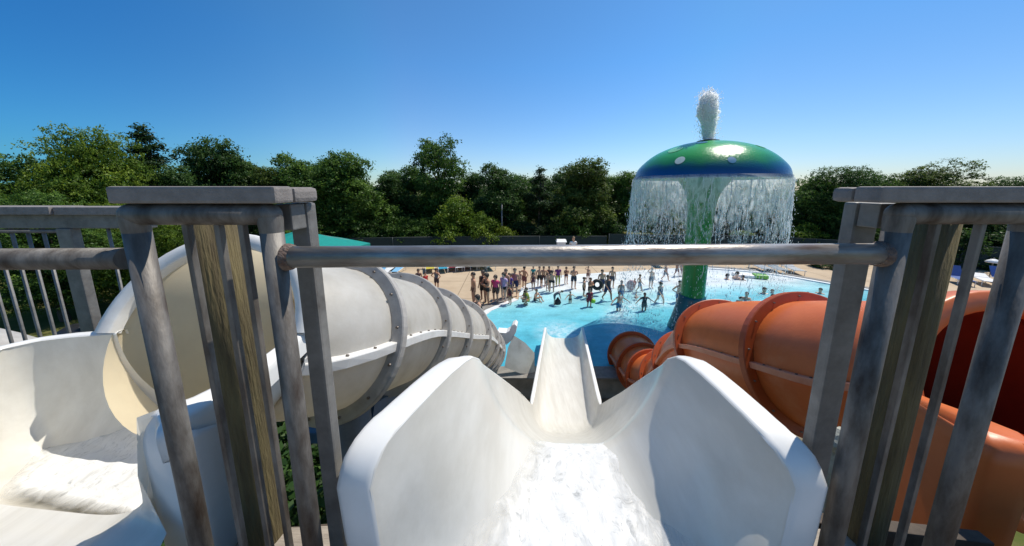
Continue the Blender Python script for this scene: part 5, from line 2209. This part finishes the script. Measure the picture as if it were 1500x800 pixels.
DK = .0
NAV, BLK, PNK, LAV, PUR, TEA, LIM, RED, GRYC, DBL, MARN, OLV, WHT_ = (.012, .025, .09), (.012, .012, .014), (.75, .06, .20), (.50, .38, .58), (.10, .05, .28), (.0, .28, .30), (.30, .36, .05), (.55, .03, .03), (.13, .14, .16), (.02, .11, .30), (.22, .015, .04), (.12, .12, .06), (.75, .75, .75)
PE = [
    ("person with dark hair and grey shorts behind the far curve of the grey tube", 614, 394, 424, "stand", "brown", .6, "darkL", [("tank", (.10, .06, .06)), ("shorts", GRYC)]),
    ("person in a red top beside the grey tube's rings", 624, 399, 426, "stand", "tan", .9, "dark", [("shirt", RED), ("leggings", GRYC)]),
    ("person in grey tank top standing on the tan deck right of the red top", 640, 393, 425, "hips", "bronze", 2.8, "dark", [("tank", GRYC), ("shorts", (.05, .03, .035))]),
    ("tall bare-chested person leftmost of the crowd at the pool corner", 694, 399, 448, "stand", "bronze", -1.2, "dark", [("trunks", (.16, .08, .05))]),
    ("person sitting on the deck edge in black swimwear below the tall person", 703, 431, 462, "sit", "tan", -.9, "darkL", [("suit", BLK)]),
    ("dark-haired person just behind the one in the black strapless top", 708, 396, 441, "stand", "brown", -.6, "dark", [("tank", BLK), ("shorts", BLK)]),
    ("heavyset person in a black strapless top with bare legs at the pool corner", 713, 400, 446, "crossed", "bronze", -.9, "darkL", [("bra", BLK), ("trunks", BLK)], 0, 0, 1.15),
    ("person in a hot pink shirt near the pool corner", 726, 403, 443, "stand", "tan", -.5, "darkL", [("shirt", PNK), ("shorts", (.10, .06, .05))], 0, 0, 1.1),
    ("person in a lavender top and black bottoms right of the hot pink shirt", 738, 399, 442, "stand", "pale", -.8, "brownL", [("shirt", LAV), ("trunks", BLK)], 0, 0, 1.05),
    ("bare-chested person standing behind the lavender top", 741, 394, 436, "stand", "tan", -.6, "dark", [("shorts", NAV)]),
    ("person in a purple shirt between the lavender top and the navy shorts", 746, 400, 436, "stand", "tan", -.5, "dark", [("shirt", PUR), ("shorts", NAV)]),
    ("small child in dark swimwear in front of the purple shirt", 747, 417, 446, "stand", "bronze", -.9, "dark", [("trunks", MARN), ("tank", (.08, .02, .03))]),
    ("person in a faded pink top and navy shorts facing the pool", 754, 393, 433, "stand", "tan", -.2, "dark", [("tank", (.50, .17, .17)), ("shorts", NAV)], 0, 0, 1.1),
    ("slim person half hidden behind the faded pink top", 761, 397, 419, "stand", "pale", -.4, "brown", [("suit", (.25, .2, .2))]),
    ("bronzed bare-backed person standing tall at the beach edge", 768, 390, 423, "hips", "bronze", 2.4, "dark", [("shorts", (.20, .05, .05))]),
    ("kid in a lime shirt bending down at the waterline", 773, 421, 446, "crouch", "tan", -1.2, "brown", [("shirt", LIM), ("trunks", LIM)]),
    ("small child crouching with arms out left of the lime shirt", 767, 425, 446, "crouch", "bronze", 1.2, "dark", [("trunks", BLK)]),
    ("person in a teal shirt at the top of the white beach", 781, 390, 413, "stand", "tan", .0, "dark", [("shirt", TEA), ("shorts", GRYC)]),
    ("person in a dark patterned swimsuit in front of the teal shirt", 781, 399, 425, "stand", "brown", .5, "darkL", [("suit", (.10, .03, .05))]),
    ("child sitting in the shallows right of the lime shirt", 784, 423, 440, "sit", "tan", .9, "brown", [("trunks", NAV)]),
    ("bare-chested person in black trunks left of the teamed pair on the beach", 790, 390, 420, "stand", "tan", .2, "brown", [("shorts", BLK)]),
    ("orange-tanned person in dark shorts with hands on hips on the beach", 796, 390, 420, "hips", "bronze", -.2, "brown", [("shorts", (.06, .02, .02))]),
    ("broad person seen from behind in black trunks on the white beach", 808, 396, 428, "stand", "tan", 2.9, "dark", [("trunks", BLK)], 0, 0, 1.15),
    ("pale person standing close left of the broad back in black trunks", 802, 400, 426, "stand", "pale", .5, "brownL", [("suit", (.4, .3, .25))]),
    ("dark-haired person behind the broad back in black trunks", 804, 390, 417, "stand", "brown", .0, "dark", [("tank", (.08, .05, .06))]),
    ("person in a purple top and lime leggings at the back of the beach", 817, 389, 419, "stand", "tan", .2, "dark", [("shirt", (.16, .02, .16)), ("leggings", LIM)]),
    ("person in a dark swimsuit between the purple top and the folded arms", 829, 391, 416, "crossed", "bronze", .3, "darkL", [("suit", (.06, .02, .03))]),
    ("bare-chested person with folded arms in navy trunks at mid beach", 840, 390, 423, "crossed", "tan", .2, "dark", [("shorts", (.01, .03, .06))], 0, 0, 1.08),
    ("person bending over a dark bag in the shallow water", 812, 425, 446, "bend", "pale", 1.4, "brown", [("shirt", GRYC), ("shorts", GRYC)]),
    ("small child wading with one arm out in front of the folded-arms man", 835, 427, 444, "armsout", "tan", .4, "dark", [("trunks", (.1, .05, .05))], .25),
    ("person raising one arm to the head at the far edge of the beach", 861, 390, 412, "armup", "tan", .2, "dark", [("bra", (.3, .2, .15)), ("shorts", (.2, .1, .08))]),
    ("stout bare-chested person facing right, left of the maroon kid", 855, 406, 434, "stand", "tan", 1.3, "brown", [("shorts", BLK)], 0, 0, 1.3),
    ("bare-shouldered person standing behind the kid in maroon", 864, 407, 436, "crossed", "bronze", .6, "dark", [("shorts", (.05, .03, .03))], 0, 0, 1.15),
    ("kid in maroon wading with a green ball at the hip", 863, 423, 449, "stand", "tan", .2, "dark", [("shirt", MARN), ("shorts", MARN)], .12, 0, 1.1),
    ("person carrying a dark swim ring on the white beach", 881, 395, 427, "stand", "tan", .3, "brown", [("shorts", NAV)], 0, 0, 1.15),
    ("person in navy shirt and shorts stepping through the shallows", 889, 403, 440, "walk", "brown", .5, "dark", [("tank", (.05, .05, .07)), ("shorts", NAV)], 0, 0, 1.1),
    ("slim boy in dark trunks at the back, right of the dark swim ring", 896, 391, 422, "stand", "tan", .1, "dark", [("shorts", (.06, .06, .09))]),
    ("person in a grey shirt just behind the wader in blue shorts", 909, 411, 443, "stand", "tan", .2, "dark", [("tank", (.3, .28, .28)), ("shorts", DBL)]),
    ("wader in blue shorts with one arm reaching left, in front of the grey shirt", 906, 428, 455, "armsout", "tan", .3, "dark", [("shorts", (.02, .16, .32))], .22),
    ("small girl carrying a pale pink float on the beach", 929, 408, 424, "stand", "brown", -1.2, "darkL", [("suit", (.3, .15, .18))]),
    ("boy walking in pale blue shorts right of the pink float", 936, 402, 428, "walk", "tan", 1.2, "dark", [("shorts", (.14, .26, .40))]),
    ("little child crouching in the shallows below the boy in pale blue", 930, 428, 439, "crouch", "pale", 1.5, "brown", [("trunks", NAV)]),
    ("boy in a dark rash vest with arms out wading knee deep", 943, 429, 455, "armsout", "brown", .1, "dark", [("shirt", (.04, .05, .06)), ("shorts", (.10, .11, .12))], .2),
    ("slim person with raised arm and grey shorts at the back of the shallows", 953, 392, 422, "armup", "pale", .2, "dark", [("shorts", (.20, .22, .27))]),
    ("person in a deep blue swimsuit swinging one arm, wading near the stem", 966, 413, 443, "walk", "pale", .4, "brownL", [("suit", (.01, .10, .22))], .12, 0, 1.1),
    ("broad person in a faded red shirt walking at the far edge left of the stem", 974, 387, 411, "walk", "tan", .6, "dark", [("tank", (.35, .14, .12)), ("shorts", (.22, .26, .32))], 0, 0, 1.15),
    ("person in dark shorts at the far edge nearest the green stem, left of a pair", 991, 384, 405, "walk", "brown", .3, "dark", [("shorts", (.15, .04, .05))]),
    ("person in reddish shorts at the far edge right beside the green stem", 999, 384, 404, "stand", "bronze", -.2, "dark", [("shorts", (.28, .08, .08))]),
    ("bare-chested person in blue trunks wading just left of the green stem", 994, 411, 442, "hips", "tan", .2, "dark", [("shorts", (.01, .13, .28))], .2, 0, 1.1),
    ("person in white standing by the fence above the guard bar", 839, 347, 382, "stand", "tan", .2, "fair", [("shirt", WHT_), ("shorts", WHT_)]),
]
for p in PE:
    person(*p)
SW = [
    ("swimmer's dark head just right of the stem, leftmost of the far three", 1065, 401, 409, .80, "dark"),
    ("swimmer shoulder deep in the middle of the far three by the stem", 1079, 398, 409, .72, "dark"),
    ("swimmer leaning low, rightmost of the far three by the stem", 1088, 403, 410, .78, "dark"),
    ("swimmer with bare shoulders nearest the teal base cone, upper of the cluster", 1093, 428, 439, .72, "brown"),
    ("swimmer at the middle of the cluster beside the teal base cone", 1085, 435, 445, .76, "dark"),
    ("swimmer lowest of the cluster, half hidden by the orange tube", 1080, 440, 448, .76, "dark"),
    ("swimmer's dark head left of a pair in mid pool", 1119, 421, 430, .80, "dark"),
    ("swimmer sunk to the chin right of a pair in mid pool", 1131, 424, 429, .86, "brown"),
    ("swimmer shown to the chest in front of the mid-pool pair", 1131, 431, 444, .66, "dark"),
    ("swimmer's head just above the orange tube flange", 1107, 443, 450, .80, "dark"),
    ("tiny swimmer's head, leftmost of three at the right of the pool", 1168, 429.5, 432.5, .92, "brown"),
    ("swimmer in the middle of three at the right of the pool", 1182, 428, 437, .78, "dark"),
    ("swimmer nearest the pool's right edge beside the square post", 1201, 422, 430, .78, "dark"),
]
for i, (lab, px_, hd_, ft_, sub, hr) in enumerate(SW):
    person(lab, px_, hd_, ft_, "stand" if i % 3 else "crossed", ("tan", "pale", "brown")[i % 3], rnd.uniform(-2, 2), hr, [], sub)


# ------------------------------------------------------------------ floats, ball, bag
def torus(mb, c, R_, r_, tilt, mi=0, n=28, m=12, alt=False):
    rot = Matrix.Rotation(tilt, 3, 'X')
    rr = []
    for k in range(n):
        a = 2 * PI * k / n
        rr.append([Vector(c) + rot @ Vector(((R_ + r_ * math.cos(2 * PI * j / m)) * math.cos(a), (R_ + r_ * math.cos(2 * PI * j / m)) * math.sin(a), r_ * math.sin(2 * PI * j / m))) for j in range(m)])
    rr.append(rr[0])
    mb.loft(rr, mi, True)


p = at_z(875, 417, .62)
mb = MB()
torus(mb, p, .23, .10, R(80))
tag(mb.build("swim_ring", M["black"], loc=tuple(p)), "large dark inflatable ring carried upright by a person on the beach", "swim ring")
p = at_z(869, 441, .3)
mb = MB()
mb.sphere(p, .12, 0, 18, 12)
tag(mb.build("ball", mat("neon_green_vinyl", (.30, .62, .02), (.24, .52, .02), 6, rough=.3), loc=tuple(p)), "neon green ball beside the kid in maroon", "ball")
p = at_z(924, 418, .35)
mb = MB()
mb.sphere(p, .30, 0, 18, 12, (.9, .35, 1.1))
tag(mb.build("pink_float", mat("pale_pink_vinyl", (.55, .32, .32), (.48, .28, .28), 6, rough=.35), loc=tuple(p)), "pale pink inflatable float held by the small girl", "pool float")
p = at_z(817, 442, .12)
mb = MB()
mb.loft([[(p.x + .17 * s_ * math.cos(2 * PI * k / 14), p.y + .12 * s_ * math.sin(2 * PI * k / 14), p.z - .12 + z) for k in range(14)] for z, s_ in ((0, .9), (.08, 1.1), (.20, .8), (.30, .35), (.36, .2))], 0, True, True)
tag(mb.build("bag", M["black"], loc=tuple(p)), "dark bag resting in the shallows beside the bending person", "bag")
p = at_z(1098, 404, .08)
root = empty("pool_float", (p.x, p.y, .0))
tag(root, "white and green inflatable raft floating at the pool's far edge", "pool float")
mb = MB()
mb.box((p.x - .95, p.y - .3, .02), (p.x + .3, p.y + .45, .20), bev=.09, rot=Matrix.Rotation(-.35, 3, 'Z'))
mb.build("raft_body", M["white"], root)
mb = MB()
mb.box((p.x + .05, p.y - .62, .02), (p.x + .85, p.y + .0, .28), bev=.1, rot=Matrix.Rotation(-.35, 3, 'Z'))
mb.build("pillow", mat("green_vinyl", (.14, .36, .04), (.18, .42, .05), 6, rough=.35), root)

for o in list(bpy.data.objects):
    if "_w" in o:
        del o["_w"]
